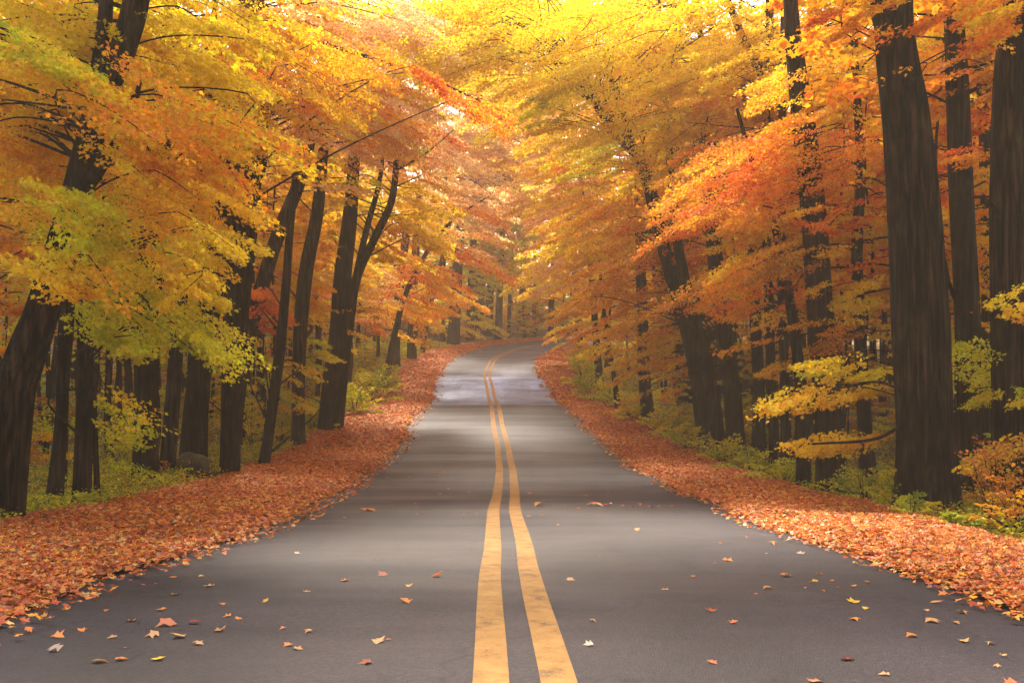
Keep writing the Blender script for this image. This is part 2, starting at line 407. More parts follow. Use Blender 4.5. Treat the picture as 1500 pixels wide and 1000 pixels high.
def litter_mat():
    m, nt, out = new_mat('leaf_litter'); L = nt.links
    geo = N(nt, 'ShaderNodeNewGeometry')
    vo = N(nt, 'ShaderNodeTexVoronoi', Scale=14.0); n1 = N(nt, 'ShaderNodeTexNoise', Scale=1.2, Detail=4.0)
    for n in (vo, n1): L.new(geo.outputs['Position'], n.inputs['Vector'])
    sep = N(nt, 'ShaderNodeSeparateColor'); L.new(vo.outputs['Color'], sep.inputs[0])
    r = ramp(nt, [(0, (.26, .06, .02)), (.35, (.40, .11, .03)), (.65, (.48, .16, .05)), (.9, (.5, .24, .1)), (1, (.5, .3, .06))])
    L.new(sep.outputs[0], r.inputs[0])
    b = N(nt, 'ShaderNodeBump', Strength=1.0, Distance=.04); L.new(vo.outputs['Distance'], b.inputs['Height'])
    p = N(nt, 'ShaderNodeBsdfPrincipled', Roughness=.8)
    L.new(r.outputs[0], p.inputs['Base Color']); L.new(b.outputs[0], p.inputs['Normal']); L.new(p.outputs[0], out.inputs['Surface'])
    return m

build_ground()
W = 3.5
def road_z(x, y, lat, s):
    return -.02 * (np.abs(lat) / W) ** 2 + (vnoise(x, y, 7, 11) - .5) * .03 * np.clip((y - 6) / 10, 0, 1)
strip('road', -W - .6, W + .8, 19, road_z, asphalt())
# painted centre lines (two, on one wandering axis)
LY = [-30, 3.5, 5.5, 8.8, 12, 17, 21, 28, 36, 42, 53, 63, 72, 76, 85, 200]
LX = [.1, .1, .075, -.02, -.04, -.14, -.12, -.16, -.34, -.60, -.92, -1.38, -1.80, -1.9, -1.6, -1.6]
i1 = int(np.argmax(CL[:, 1] > 109))
shift = np.where(CL[:i1, 1] < 84, np.interp(CL[:i1, 1], LY, LX) - CL[:i1, 0], 0)
shift = np.convolve(np.pad(shift, 3, 'edge'), np.ones(7) / 7, 'valid')
PM = paint()
for sg in (-1, 1):
    a = shift + (-.285 if sg < 0 else .085); b_ = shift + (-.085 if sg < 0 else .285)
    jj = (vnoise(CL[:i1, 0] + sg * 40, CL[:i1, 1], .9, 17) - .5) * .012
    strip('road_marking', a + jj, b_ + jj, 3, lambda x, y, lat, s: road_z(x, y, lat, s) + .005, PM, 0, i1)
# leaf strewn verges
def vedge(side, seed):
    y = CL[:, 1]; x = CL[:, 0]
    inner = W + (.12 if side < 0 else .30) + (vnoise(y, y * 0, 2.3, seed) - .5) * .35 + (vnoise(y, y * 0, .6, seed + 2) - .5) * .16
    if side < 0: outer = 7.35 + (vnoise(y, y * 0, 5, seed + 1) - .5) * .6
    else: outer = np.interp(y, [0, 12, 17, 40, 63, 90], [5.7, 5.8, 6.65, 6.7, 6.6, 6.4]) + (vnoise(y, y * 0, 5, seed + 1) - .5) * .5
    return inner, outer
LM = litter_mat()
def verge_z(x, y, lat, s):
    return .012 + .10 * np.clip(s / .25, 0, 1) ** .7 * np.clip((1.15 - s) / .3, 0, 1) + (vnoise(x, y, .5, 9) - .5) * .05 * np.clip(s * 8, 0, 1)
EDGE = {}
for side, seed in ((-1, 21), (1, 31)):
    a, b_ = vedge(side, seed); EDGE[side] = (a, b_)
    strip('verge', side * a, side * b_, 22, verge_z, LM)

# leaf layer on the verges
LIT = [(.72, .18, .018), (.64, .12, .014), (.74, .23, .022), (.76, .31, .04), (.52, .08, .014), (.78, .42, .11), (.78, .34, .015), (.34, .055, .012), (.68, .19, .02), (.60, .10, .014), (.38, .12, .03), (.24, .08, .025)]
LITC = np.array(LIT)
def litter(side, label):
    a, b_ = EDGE[side]
    P = []; S = []; edgef = []
    for y0, y1, dens, sz in ((-2, 6, 60, .10), (6, 12, 800, .064), (12, 20, 620, .066), (20, 32, 420, .076), (32, 55, 230, .10), (55, 118, 90, .16)):
        idx = np.where((CL[:, 1] >= y0) & (CL[:, 1] < y1))[0]
        if not len(idx): continue
        n = int(len(idx) * .4 * 3.8 * dens)
        i = rng.choice(idx, n); f = rng.random(n)
        # a few stray past the edges
        t = rng.random(n); stray = rng.random(n) < .05
        t = np.where(stray, np.where(rng.random(n) < .5, -.13 * rng.random(n) ** 2.5, 1 + .3 * rng.random(n)), t)
        lat = a[i] + (b_[i] - a[i]) * t
        p = CL[i] + CT[i] * ((f - .5) * .4)[:, None] + CN[i] * (side * lat)[:, None]
        tt = np.clip(t, 0, 1)
        z = zr(p[:, 1]) + np.where((t >= 0) & (t <= 1), verge_z(p[:, 0], p[:, 1], lat, tt), .0) + rng.uniform(.008, .035, n)
        z = np.where(t > 1, zg(p[:, 0], p[:, 1]) + .05, z)
        P.append(np.stack([p[:, 0], p[:, 1], z], 1)); S.append(sz * rng.uniform(.6, 1.3, n))
    P = np.concatenate(P); S = np.concatenate(S); n = len(P)
    ang = rng.uniform(0, 2 * np.pi, n)
    d = np.stack([np.cos(ang), np.sin(ang), rng.normal(0, .25, n)], 1)
    nr = np.array([0, 0, 1.]) + rng.normal(0, .30, (n, 3))
    c = LITC[rng.integers(0, len(LITC), n)] * rng.uniform(.7, 1.15, (n, 1))
    patch = (vnoise(P[:, 0], P[:, 1], 1.6, 41) - .5)[:, None]
    c = np.clip(c * (1 + patch * np.array([[.25, .5, .8]])), .01, .85)
    o = leaves('fallen_leaves', P, d, nr, S, c, M_FALLEN, shape=MAPLE, curl=rng.uniform(-.6, .8, n))
    tag(o, label, 'fallen leaves', kind='stuff')
litter(-1, 'thick carpet of orange fallen leaves covering the left roadside')
litter(1, 'thick carpet of orange fallen leaves covering the right roadside')

# ------------------------------------------------------------------ trees
def lsize(Y): return max(.062, 3.7 * Y / F)

def add_blob(fol, tub, trunk, side, blob):
    """leaf sprays filling one mass of a crown, carried by limbs from the trunk"""
    px, py, rx, ry, Y0, Y1, pal, K = blob[:8]
    slope = blob[8] if len(blob) > 8 else .22
    Ym = .5 * (Y0 + Y1); sc_ = Ym / F
    ls = lsize(Ym)
    Ntot = 1.35 * K * math.pi * rx * ry * sc_ ** 2 / (.4 * ls ** 2 * .5)
    L = min(3.4, max(.8, 1.0 * rx * sc_))
    ns = int(max(4, Ntot / (90 + 110 * L * (.09 / ls))))
    nl = int(Ntot / ns)
    for _ in range(ns):
        r = math.sqrt(random.random()); a = random.uniform(0, 2 * math.pi)
        X_ = px + rx * r * math.cos(a); Yp = py + ry * r * math.sin(a) + side * -(0) + (r * math.cos(a)) * rx * slope * (-side) * 1.0
        Y = random.uniform(Y0, Y1)
        c = at(X_, Yp, Y)
        az = random.gauss(0, .75)
        ax = np.array([-side * math.cos(az), -math.sin(abs(az)) * .6 + math.sin(az) * .5, -slope - random.uniform(-.08, .16)])
        ax /= np.linalg.norm(ax)
        l = L * random.uniform(.6, 1.25)
        st = c - ax * l * .5 + np.array([0, 0, .06 * l])
        fol.spray(st, ax, l, .42 * l + .1, nl, ls, pick(pal, 1)[0], droop=random.uniform(.12, .3), jit=.05 + .03 * l, mix=pal)
        if tub is not None and random.random() < .35:
            # limb: from the trunk up and out to the spray, then along it
            dist = np.linalg.norm((trunk - st)[:, :2], axis=1)
            want = st[2] - .25 * dist.min()
            j = int(np.argmin(np.abs(trunk[:, 2] - want) + .02 * dist))
            p0 = trunk[j]; span = np.linalg.norm(st - p0)
            if span < 9:
                mid = .5 * (p0 + st) + np.array([random.gauss(0, .12), random.gauss(0, .12), .10]) * span * .6
                pts = spline([p0, mid, st, st + ax * l * .45 - np.array([0, 0, .05 * l]), st + ax * l * .95 - np.array([0, 0, .2 * l])], 14)
                r0 = min(.032, .009 + .004 * span)
                tub.add(pts, np.linspace(r0, .005, 14), 6)

def tree(label, pts, blobs=(), Y=None, side=None, bark=None, group=None, cat='tree', extend=True, forks=(), lean=0.0, flare=.14, name='autumn_tree', top=None):
    """pts: (px, py, width px) from base to top in the photo; all at the tree's own distance"""
    if Y is None: Y = depth_at(pts[0][1])
    x0 = (pts[0][0] - 750) / F * Y
    base = np.array([x0, Y, zg1(x0, Y)])
    side = side or (-1 if x0 < -1 else 1)
    P = [at(px, py, Y).tolist() + [w / 2 / F * Y] for px, py, w in pts]
    P[0][2] = base[2] - .15
    P = [p for k, p in enumerate(P) if k == 0 or p[2] > base[2] + .3]
    P = np.array(P)
    hh = P[:, 2] - base[2]
    P[:, 1] += lean * hh + np.array([0] + [random.gauss(0, .06) for _ in P[1:]])
    if extend:
        d = P[-1, :3] - P[-2, :3]; d = d / np.linalg.norm(d); d = d * .55 + np.array([0, 0, .45]); d /= np.linalg.norm(d)
        ztop = base[2] + (top or random.uniform(13, 17))
        if P[-1, 2] < ztop - 1:
            l = (ztop - P[-1, 2]) / max(d[2], .4)
            w = P[-1, 3]
            P = np.vstack([P, np.append(P[-1, :3] + d * l * .5, w * .62), np.append(P[-1, :3] + d * l + [0, 0, .3], w * .22)])
    n = int(np.clip(np.linalg.norm(P[-1, :3] - P[0, :3]) / .22, 16, 90))
    S = spline(P, n); path = S[:, :3]; rad = np.maximum(S[:, 3], .012)
    h = path[:, 2] - base[2]
    rad = rad * (1 + flare * np.exp(-np.maximum(h, 0) / (.35 + rad[0])))
    wpx = rad[0] * F / Y
    sides = 128 if wpx > 28 else 72 if wpx > 16 else 40 if wpx > 12 else 22 if wpx > 8 else 10
    root = empty(name, base); tag(root, label, cat, group)
    t = Tubes(); t.add(path, rad, sides, .022, random.randrange(9999))
    for fk in forks:
        Q = [at(px, py, Y + (dy if dy else 0)).tolist() + [w / 2 / F * Y] for px, py, w, dy in fk]
        Q = np.array(Q)
        j = int(np.argmin(np.linalg.norm(path - Q[0, :3], axis=1)))
        Q[0, :3] = path[j]
        R = spline(Q, 26); t.add(R[:, :3], np.maximum(R[:, 3], .006), 14 if Q[0, 3] * F / Y > 6 else 8, .02, random.randrange(9999))
    fol = Foliage()
    for b in blobs: add_blob(fol, t, path, side, b)
    # the loose crown high up, above the picture
    tp = path[-1]; Lz = path[h > max(6.0, h.max() * .55)]
    if extend and len(Lz):
        pal = blobs[0][6] if blobs else ['YO', 'O']
        for _ in range(13):
            p0 = Lz[random.randrange(len(Lz))]; az = random.uniform(0, 6.28)
            ax = np.array([math.cos(az), math.sin(az), .15]); l = random.uniform(1.5, 2.8)
            q = p0 + ax * random.uniform(.3, 1.6)
            fol.spray(q, ax, l, 1.0, 130, .16, pick(pal, 1)[0], droop=.2, jit=.12, mix=pal)
            t.add(spline([p0, .5 * (p0 + q) + [0, 0, .1], q, q + ax * l * .7], 8), np.linspace(.03, .006, 8), 5)
    t.build('trunk', bark or M_BARK, root, base)
    if fol.p: fol.build('crown', M_LEAF, root, base, MAPLE if Y < 19 else KITE)
    return root
LEAFN = 0

Rb = 'trees lining the road'
# ---- left side, near to far
tree('thick dark trunk leaning in at the left edge under yellow and orange sprays',
     [(-24, 770, 62), (4, 600, 56), (25, 550, 53), (46, 500, 49), (66, 445, 43), (110, 300, 38), (147, 150, 35), (181, 60, 34), (205, -40, 32)],
     [(70, 50, 150, 90, 14.5, 18, ['Y'], 2.0), (30, 75, 70, 40, 12.5, 14, ['GY'], 1.6), (190, 130, 190, 40, 12, 15, ['YO', 'O'], 2.0, .28),
      (60, 215, 130, 60, 15.2, 18, ['O', 'YO'], 1.9, .2), (250, 235, 135, 38, 12, 14.5, ['YO', 'O'], 2.4, .33), (60, 300, 110, 28, 12, 14, ['GY', 'YO'], 2.0, .18),
      (70, 395, 95, 20, 11.5, 13, ['YO'], 2.2, .2), (260, 40, 120, 60, 14, 18, ['Y', 'YO'], 1.7), (560, -280, 330, 150, 15, 22, ['YO', 'Y'], .9)],  # last mass is out of view, added overhead to shade the near road
     Y=14.6, forks=[[(122, 300, 20, 0), (145, 250, 17, -.3), (190, 175, 11, -.5), (205, 120, 6, -.6)], [(55, 445, 14, 0), (95, 400, 10, -.4), (150, 330, 5, -.8)]])
tree('thin crooked stem at the left edge beside the leaning trunk', [(22, 766, 22), (45, 580, 17), (60, 470, 14), (95, 330, 12), (150, 70, 20), (158, -30, 20)],
     [(190, 100, 110, 60, 16, 19, ['YO'], 1.6, .25), (25, 180, 70, 60, 16.5, 19, ['YO', 'Y'], 1.4), (40, 620, 60, 60, 17, 21, ['GY', 'B'], .5)], group=Rb)
tree('slender twin dark stems left of the straight dark trunk', [(78, 744, 24), (88, 600, 18), (97, 450, 16), (112, 360, 14), (130, 250, 12)],
     [(110, 470, 90, 40, 18, 21, ['G', 'GY'], .8, .25), (250, 330, 110, 35, 15, 18, ['Y', 'YO'], 2.2, .3)], forks=[[(80, 700, 14, .3), (96, 560, 12, .4), (104, 420, 10, .4), (85, 330, 7, .3)]])
tree('straight dark trunk behind the yellow-green drooping sprays', [(119, 742, 26), (121, 600, 24), (126, 480, 23), (133, 380, 22), (150, 200, 18)],
     [(180, 372, 120, 26, 13.5, 16, ['Y', 'GY'], 2.4, .34), (200, 425, 120, 45, 14, 17.5, ['G', 'GY'], 1.5, .42), (255, 395, 70, 22, 13, 15, ['YO', 'Y'], 2.2, .35),
      (165, 475, 60, 32, 14, 16, ['GY', 'G'], 1.8, .35), (265, 480, 45, 18, 14, 15.5, ['G'], 2.3, .4), (178, 586, 34, 6, 13.5, 14, ['YO', 'Y'], 1.8, .3)],
     forks=[[(124, 590, 6, 0), (150, 572, 4, -.8), (215, 600, 2, -2)]])
tree('bare thin sapling pole in front of the stout trunk', [(143, 735, 9), (141, 640, 7), (139, 570, 5), (128, 520, 3)], [(160, 610, 40, 24, 17, 19, ['GY', 'G'], .8)], extend=False, cat='sapling', name='sapling')
tree('stout upright trunk between the pole sapling and the pale leaning trunk', [(213, 712, 34), (214, 600, 31), (217, 480, 33), (224, 330, 32), (240, 150, 30), (250, 20, 24)],
     [(300, 150, 100, 70, 19, 24, ['YO', 'Y'], 1.7, .25), (230, 300, 80, 30, 20, 24, ['Y', 'YO'], 1.5, .25), (180, 660, 70, 30, 21, 25, ['GY', 'G'], .6)], Y=22.5)
tree('pale brown leaning trunk left of the mossy boulder', [(243, 706, 22), (254, 590, 21), (266, 450, 19), (285, 320, 18), (300, 200, 15)],
     [(330, 90, 90, 60, 22, 27, ['YO', 'O'], 1.6, .2)], bark=M_BARK2, Y=24)
tree('massive dark trunk rising behind the mossy boulder', [(281, 692, 36), (292, 560, 31), (309, 430, 30), (326, 300, 32), (345, 180, 30), (358, 40, 26)],
     [(410, 80, 110, 60, 20, 26, ['YO', 'O'], 2.0, .25), (335, 180, 70, 28, 19, 23, ['YO', 'O'], 1.3, .35), (440, 150, 60, 24, 22, 26, ['O', 'YO'], 1.1, .3),
      (640, 125, 90, 16, 20, 23, ['O', 'R'], 2.0, .32), (520, 75, 80, 18, 20, 24, ['O', 'YO'], 1.9, .25), (720, 165, 40, 10, 19, 21, ['R', 'O'], 1.6, .3)],
     forks=[[(352, 110, 9, 0), (420, 60, 7, -.6), (520, 78, 5, -1.5), (640, 120, 3.2, -2.5), (750, 170, 1.5, -3.5)]])
tree('thickest trunk of the left group right of the mossy boulder', [(336, 699, 26), (341, 560, 30), (347, 430, 38), (357, 300, 46), (368, 180, 34), (372, 40, 28)],
     [(430, 40, 100, 50, 25, 30, ['S', 'O'], 1.4, .2), (540, 50, 100, 70, 28, 35, ['S'], 2.2, .15), (520, 170, 90, 50, 30, 36, ['S', 'O'], 1.8, .15), (490, 130, 110, 50, 26, 32, ['O', 'S'], 1.5, .25), (290, 460, 40, 40, 27, 29, ['GY'], .6)],
     forks=[[(362, 290, 30, 0), (378, 240, 26, .3), (384, 150, 20, .6), (380, 40, 14, .6)]])
tree('grey curving trunk bending right above the red sprig', [(346, 680, 15), (351, 590, 15), (362, 510, 17), (377, 440, 21), (404, 350, 20), (440, 265, 18), (456, 190, 14), (470, 90, 9)],
     [(480, 200, 70, 40, 36, 41, ['S', 'O'], 1.7, .2), (382, 450, 34, 34, 29, 32, ['R'], 1.6, .1), (350, 590, 40, 50, 32, 36, ['YO', 'GY'], .6)], bark=M_BARK2, Y=32,
     forks=[[(452, 215, 10, 0), (485, 150, 6, 0), (520, 120, 3, 0)]])
tree('thin dark leaning stem among low yellow bushes', [(385, 684, 16), (398, 600, 15), (408, 520, 15), (418, 420, 13), (425, 330, 11), (440, 190, 9)],
     [(410, 560, 45, 50, 32, 36, ['YO', 'GY'], .8), (400, 440, 40, 30, 31, 35, ['R', 'O'], 1.0)])
tree('mid brown trunk holding yellow-green tufts half way up', [(437, 656, 20), (437, 560, 19), (441, 470, 21), (450, 390, 21), (464, 310, 18), (475, 200, 14)],
     [(460, 515, 28, 24, 34, 37, ['GY', 'G'], 1.7, .05), (470, 300, 60, 50, 42, 46, ['Y'], 1.9, .15), (430, 420, 40, 50, 36, 40, ['YO'], 1.0), (500, 70, 90, 70, 34, 42, ['S'], 1.5, .2)], bark=M_BARK2)
tree('dark trunk standing just left of the forked curving stem', [(475, 634, 22), (485, 560, 24), (495, 490, 26), (503, 400, 26), (513, 320, 22), (520, 220, 16)],
     [(500, 360, 50, 40, 46, 50, ['Y', 'YO'], 1.5, .1), (560, 130, 100, 60, 38, 46, ['S', 'R'], 1.5, .2), (420, 130, 60, 60, 40, 46, ['S', 'O'], 1.2, .2)])
tree('forked stem curving over towards the road in front of yellow leaves', [(492, 630, 19), (500, 560, 18), (508, 490, 17), (521, 410, 14), (548, 350, 12), (574, 290, 10), (582, 210, 7)],
     [(565, 290, 75, 40, 45, 50, ['Y'], 2.3, .1), (585, 350, 55, 35, 45, 49, ['Y', 'YO'], 2.2, .1), (540, 190, 90, 50, 46, 52, ['S', 'O'], 1.6, .15), (570, 30, 90, 50, 40, 50, ['S', 'O'], 1.9, .1), (480, 30, 70, 50, 40, 50, ['S'], 1.6, .1), (680, 110, 80, 60, 44, 54, ['S', 'YO'], 1.6, .1), (610, 240, 60, 40, 44, 50, ['S'], 1.3, .15)],
     forks=[[(519, 425, 11, 0), (536, 340, 9, 0), (557, 260, 7, .3), (562, 190, 5, .3)], [(580, 245, 5, 0), (622, 226, 3, -.5), (665, 190, 1.2, -1)]])
tree('spindly grey stem leaning right at the end of the left row', [(560, 560, 11), (588, 450, 8), (622, 375, 6), (664, 322, 4), (720, 285, 1.5)],
     [(660, 300, 70, 40, 58, 66, ['S', 'O'], 1.3, .1), (640, 385, 80, 30, 58, 66, ['O', 'R'], 1.6, .15), (600, 420, 60, 40, 60, 66, ['YO', 'O'], 1.4, .1)], Y=62, extend=False)
tree('straight dark trunk on the bank where the left leaves begin to curve away', [(578, 532, 15), (580, 480, 14), (588, 400, 13), (600, 300, 10)],
     [(590, 460, 60, 40, 62, 70, ['YO', 'O'], 1.4, .1), (610, 180, 90, 70, 60, 72, ['S'], 1.5, .15), (560, 420, 40, 40, 64, 72, ['YO'], 1.2)], Y=79)
tree('short looking dark trunk right of the bank end trunk', [(603, 524, 14), (604, 470, 13), (608, 380, 12), (615, 280, 9)],
     [(640, 440, 50, 26, 68, 76, ['O', 'YO'], 1.5, .15), (660, 210, 80, 50, 66, 78, ['S'], 1.5, .1)], Y=84, bark=M_BARK2)
tree('slanting slim trunk half hidden by orange sprays on the far left bank', [(618, 515, 8), (628, 460, 7), (645, 390, 6), (665, 300, 4)], [(680, 350, 60, 30, 72, 80, ['O', 'S'], 1.4, .1)], Y=90, bark=M_BARK2)
tree('broad far trunk beneath an orange plate of leaves left of the bend', [(664, 506, 18), (666, 470, 17), (670, 400, 15), (675, 320, 11)],
     [(660, 430, 55, 12, 78, 84, ['O'], 2.0, .15), (690, 300, 80, 45, 80, 90, ['S'], 1.5, .05)], Y=99, bark=M_BARK2)
# ---- beyond the bend
FAR = [(688, 500, 13, 'far trunk left of the pale tree group at the bend', ['GY', 'G']), (701, 500, 15, 'stoutest trunk of the far group at the bend', ['G', 'GY']),
       (716, 498, 12, 'far trunk between the stout one and the slim one at the bend', ['GY', 'Y']), (730, 498, 11, 'right trunk of the far group at the bend above yellow leaves', ['Y', 'GY']),
       (745, 497, 6, 'very slim far trunk alone at the top of the road', ['Y']), (763, 499, 11, 'lone straight far trunk right of the slim one above the road end', ['YO', 'Y']),
       (806, 492, 9, 'far trunk above the end of the road under orange leaves', ['YO', 'S'])]
for k, (px, py, w, lb, pal) in enumerate(FAR):
    Y = 108 + 5 * (k % 3) + (4 if k > 4 else 0)
    tree(lb, [(px, py, w), (px + 2, 430, w * .9), (px + 6, 340, w * .75), (px + 9, 240, w * .5)],
         [(px + 10, 330, 60, 40, Y - 6, Y + 2, pal + ['S'], 1.3, .05), (px + 5, 400, 40, 30, Y - 5, Y, pal, 1.0, .05), (px, 470, 26, 20, Y - 3, Y + 3, ['YO', 'B'], .8), (px + 10, 240, 80, 60, Y - 10, Y, ['S', 'Y'], 1.2, .05)],
         Y=Y, bark=M_BARK2, group='far trees beyond the bend')
# ---- right side, near to far
tree('huge ridged dark trunk at the right edge of the road with forked top',
     [(1358, 765, 84), (1356, 640, 74), (1351, 480, 75), (1342, 330, 70), (1327, 180, 62), (1312, 60, 52), (1322, -40, 34)],
     [(1240, 20, 60, 30, 15, 16.5, ['O', 'R'], 1.0), (1420, 30, 70, 40, 14, 16, ['O', 'R'], 1.2), (1240, 575, 85, 11, 16.6, 17.8, ['Y', 'YO'], 2.8, .05), (1265, 545, 60, 9, 17, 18, ['Y', 'GY'], 2.4, .02),
      (1240, 643, 95, 8, 16.4, 17.5, ['Y', 'YO'], 2.8, .12), (1235, 527, 45, 5, 16.5, 17.2, ['GY', 'Y'], 2.4, .02), (1310, 45, 32, 9, 15.2, 15.7, ['O', 'R'], 1.1, .1), (1317, 105, 14, 5, 15.2, 15.6, ['O'], .6, .1), (980, -280, 330, 150, 15.5, 23, ['O', 'YO'], .9)],  # closing entry: unseen leaf sprays added above the road for foreground shade
     Y=16.4, forks=[[(1310, 65, 44, 0), (1296, 20, 40, 0), (1270, -40, 34, 0)], [(1355, 585, 6, 0), (1290, 640, 5, -.2), (1190, 650, 3, -.4)], [(1340, 590, 6, 0), (1290, 560, 4, -.2), (1220, 570, 2, -.3)]])
tree('tall dark trunk left of the huge ridged trunk behind yellow plates of leaves',
     [(1217, 720, 38), (1212, 620, 36), (1206, 480, 36), (1194, 320, 35), (1178, 190, 32), (1164, 60, 23), (1158, -30, 18)],
     [(1160, 215, 110, 50, 20, 24, ['O', 'R'], 2.0, .15), (1090, 250, 110, 60, 20, 26, ['O'], 1.9, .2), (1190, 130, 80, 50, 20, 24, ['O', 'YO'], 1.5, .15), (1180, 290, 70, 40, 19, 22, ['R', 'O'], 1.3, .12), (1170, 380, 70, 30, 19.5, 22, ['O', 'B'], 1.2, .15),
      (1240, 430, 50, 30, 20, 23, ['YO', 'Y'], 1.5, .1), (1230, 480, 50, 20, 20, 23, ['O', 'B'], 1.2, .1)], Y=21.5)
tree('thin leaning stem touching the tall dark trunk from the left', [(1178, 700, 22), (1176, 590, 17), (1165, 480, 15), (1140, 350, 12), (1105, 250, 8), (1080, 160, 5)],
     [(1070, 300, 90, 35, 19.5, 23, ['O', 'R'], 1.5, .18), (1130, 440, 60, 22, 21, 24, ['R', 'O'], 1.3, .15), (1090, 400, 80, 25, 20, 23, ['O', 'YO'], 1.6, .2)], Y=22.5, extend=False)
tree('dark trunk right of the huge ridged trunk crossed by an orange spray', [(1432, 778, 40), (1422, 640, 34), (1414, 480, 33), (1406, 300, 32), (1400, 120, 30), (1394, 0, 24)],
     [(1420, 225, 50, 9, 17.5, 18.5, ['O', 'R'], 2.2, .02), (1440, 120, 60, 60, 18, 21, ['O', 'B'], 1.1, .1), (1440, 300, 50, 60, 19.5, 22, ['YO', 'O'], 1.1, .1), (1290, 60, 70, 70, 22, 27, ['O', 'YO'], 1.5, .1), (1400, 50, 90, 60, 20, 25, ['O', 'YO'], 1.5, .1), (1440, 520, 65, 30, 16.5, 19, ['GY', 'G'], 1.7, .1), (1460, 580, 60, 22, 16, 18, ['YO', 'GY'], 1.7, .1)], Y=19.0,
     forks=[[(1412, 470, 8, 0), (1392, 420, 6, -.2), (1385, 380, 4, -.3)], [(1404, 140, 8, 0), (1450, 125, 5, -.3), (1500, 140, 3, -.5)]])
tree('broad dark trunk cut by the right edge of the picture', [(1490, 790, 64), (1486, 620, 54), (1480, 440, 52), (1476, 260, 46), (1484, 100, 42), (1490, -20, 36)],
     [(1470, 30, 50, 40, 14.5, 16, ['O', 'YO'], 1.2, .1), (1470, 650, 60, 20, 14.5, 16, ['YO', 'B'], 1.4, .12), (1480, 460, 50, 40, 15.5, 18, ['O', 'YO'], .9)], Y=17.0,
     forks=[[(1482, 330, 8, 0), (1440, 290, 5, -.5), (1400, 300, 3, -.9)]])
tree('dim trunk between the crossed trunk and the right edge', [(1455, 740, 30), (1452, 600, 26), (1450, 400, 26), (1447, 200, 24), (1440, 60, 20)], [(1400, 380, 60, 50, 23, 27, ['YO', 'O'], 1.2), (1380, 500, 50, 60, 23, 27, ['YO', 'GY'], 1.2), (1300, 300, 50, 60, 24, 28, ['YO', 'Y'], 1.5)], Y=25)
tree('dark trunk bending left far over the road from the right cluster', [(1036, 642, 24), (1022, 560, 22), (1004, 470, 21), (974, 370, 19), (940, 240, 17), (900, 190, 15), (868, 140, 12), (850, 95, 8)],
     [(800, 60, 150, 60, 27, 34, ['Y', 'YO'], 2.1, .1), (960, 120, 120, 70, 27, 34, ['Y'], 2.0, .12), (900, 230, 70, 40, 36, 41, ['YO', 'GY'], 1.4, .1), (730, 20, 120, 50, 30, 38, ['YO', 'Y'], 2.2, .1), (640, 20, 80, 40, 32, 38, ['YO', 'O'], 1.8, .1), (740, 110, 90, 50, 34, 42, ['Y', 'YO'], 1.5, .1), (820, 150, 70, 40, 30, 36, ['YO', 'GY'], 1.5, .1), (690, 50, 70, 40, 30, 36, ['YO'], 1.7, .1)], Y=34,
     forks=[[(930, 225, 10, 0), (890, 110, 8, -1), (830, 95, 6, -2), (780, 90, 4, -3)]], extend=False)
tree('second trunk of the right cluster with a pale broken limb', [(1056, 645, 21), (1042, 570, 20), (1023, 490, 18), (1000, 390, 16), (985, 290, 13)],
     [(970, 300, 90, 45, 36, 41, ['O'], 1.7, .18), (915, 360, 65, 40, 36, 41, ['O', 'YO'], 1.7, .2), (1040, 60, 110, 60, 28, 34, ['Y'], 2.0, .12), (910, 25, 120, 50, 38, 46, ['Y', 'YO'], 2.0, .1), (850, 10, 110, 40, 46, 56, ['YO', 'Y'], 2.4, .1), (870, 150, 110, 70, 46, 56, ['YO', 'Y'], 2.4, .1), (800, 140, 90, 60, 56, 66, ['YO', 'S'], 2.4, .08), (860, 260, 80, 50, 50, 60, ['YO', 'O'], 1.8, .1), (760, 10, 110, 40, 48, 58, ['YO', 'S'], 2.4, .1), (895, 420, 55, 35, 37, 42, ['YO', 'O'], 1.7, .2)], Y=33, forks=[[(1044, 575, 6, 0), (1030, 548, 5, -.5), (1010, 545, 4, -.9), (1056, 534, 3, -1.0)]])
tree('thick right trunk of the right cluster above the fern bank', [(1080, 652, 27), (1073, 570, 26), (1061, 490, 26), (1050, 400, 23), (1040, 300, 18)],
     [(1040, 340, 90, 36, 34, 38, ['O', 'R'], 1.7, .16), (1060, 425, 95, 18, 29, 33, ['O', 'R'], 1.3, .14), (1030, 200, 110, 50, 28, 34, ['YO', 'Y'], 1.8, .14), (950, 450, 50, 40, 37, 41, ['O', 'YO'], 1.4, .15)], Y=32)
tree('slim dark stem left of the pair right of the cluster', [(1112, 640, 20), (1110, 560, 17), (1106, 460, 16), (1100, 330, 13), (1092, 200, 10)], [(1110, 330, 70, 40, 27, 31, ['O', 'YO'], 1.5, .14), (1120, 80, 80, 60, 27, 32, ['Y', 'YO'], 1.7, .12)], Y=32)
tree('left stem of the slim pair right of the cluster', [(1136, 665, 17), (1130, 560, 14), (1126, 450, 14), (1122, 300, 13), (1128, 110, 12), (1126, -20, 11)],
     [(1080, 110, 80, 50, 25, 30, ['YO', 'Y'], 1.6, .12)], Y=29, forks=[[(1128, 130, 12, 0), (1090, 60, 11, 0), (1062, -10, 9, 0)]])
tree('right stem of the slim pair right of the cluster', [(1152, 692, 17), (1150, 580, 14), (1146, 460, 13), (1144, 300, 12), (1146, 100, 10)], [(1170, 540, 40, 50, 26, 30, ['O', 'YO'], 1.0), (1200, 60, 60, 50, 26, 30, ['O', 'YO'], 1.4)], Y=27.5)
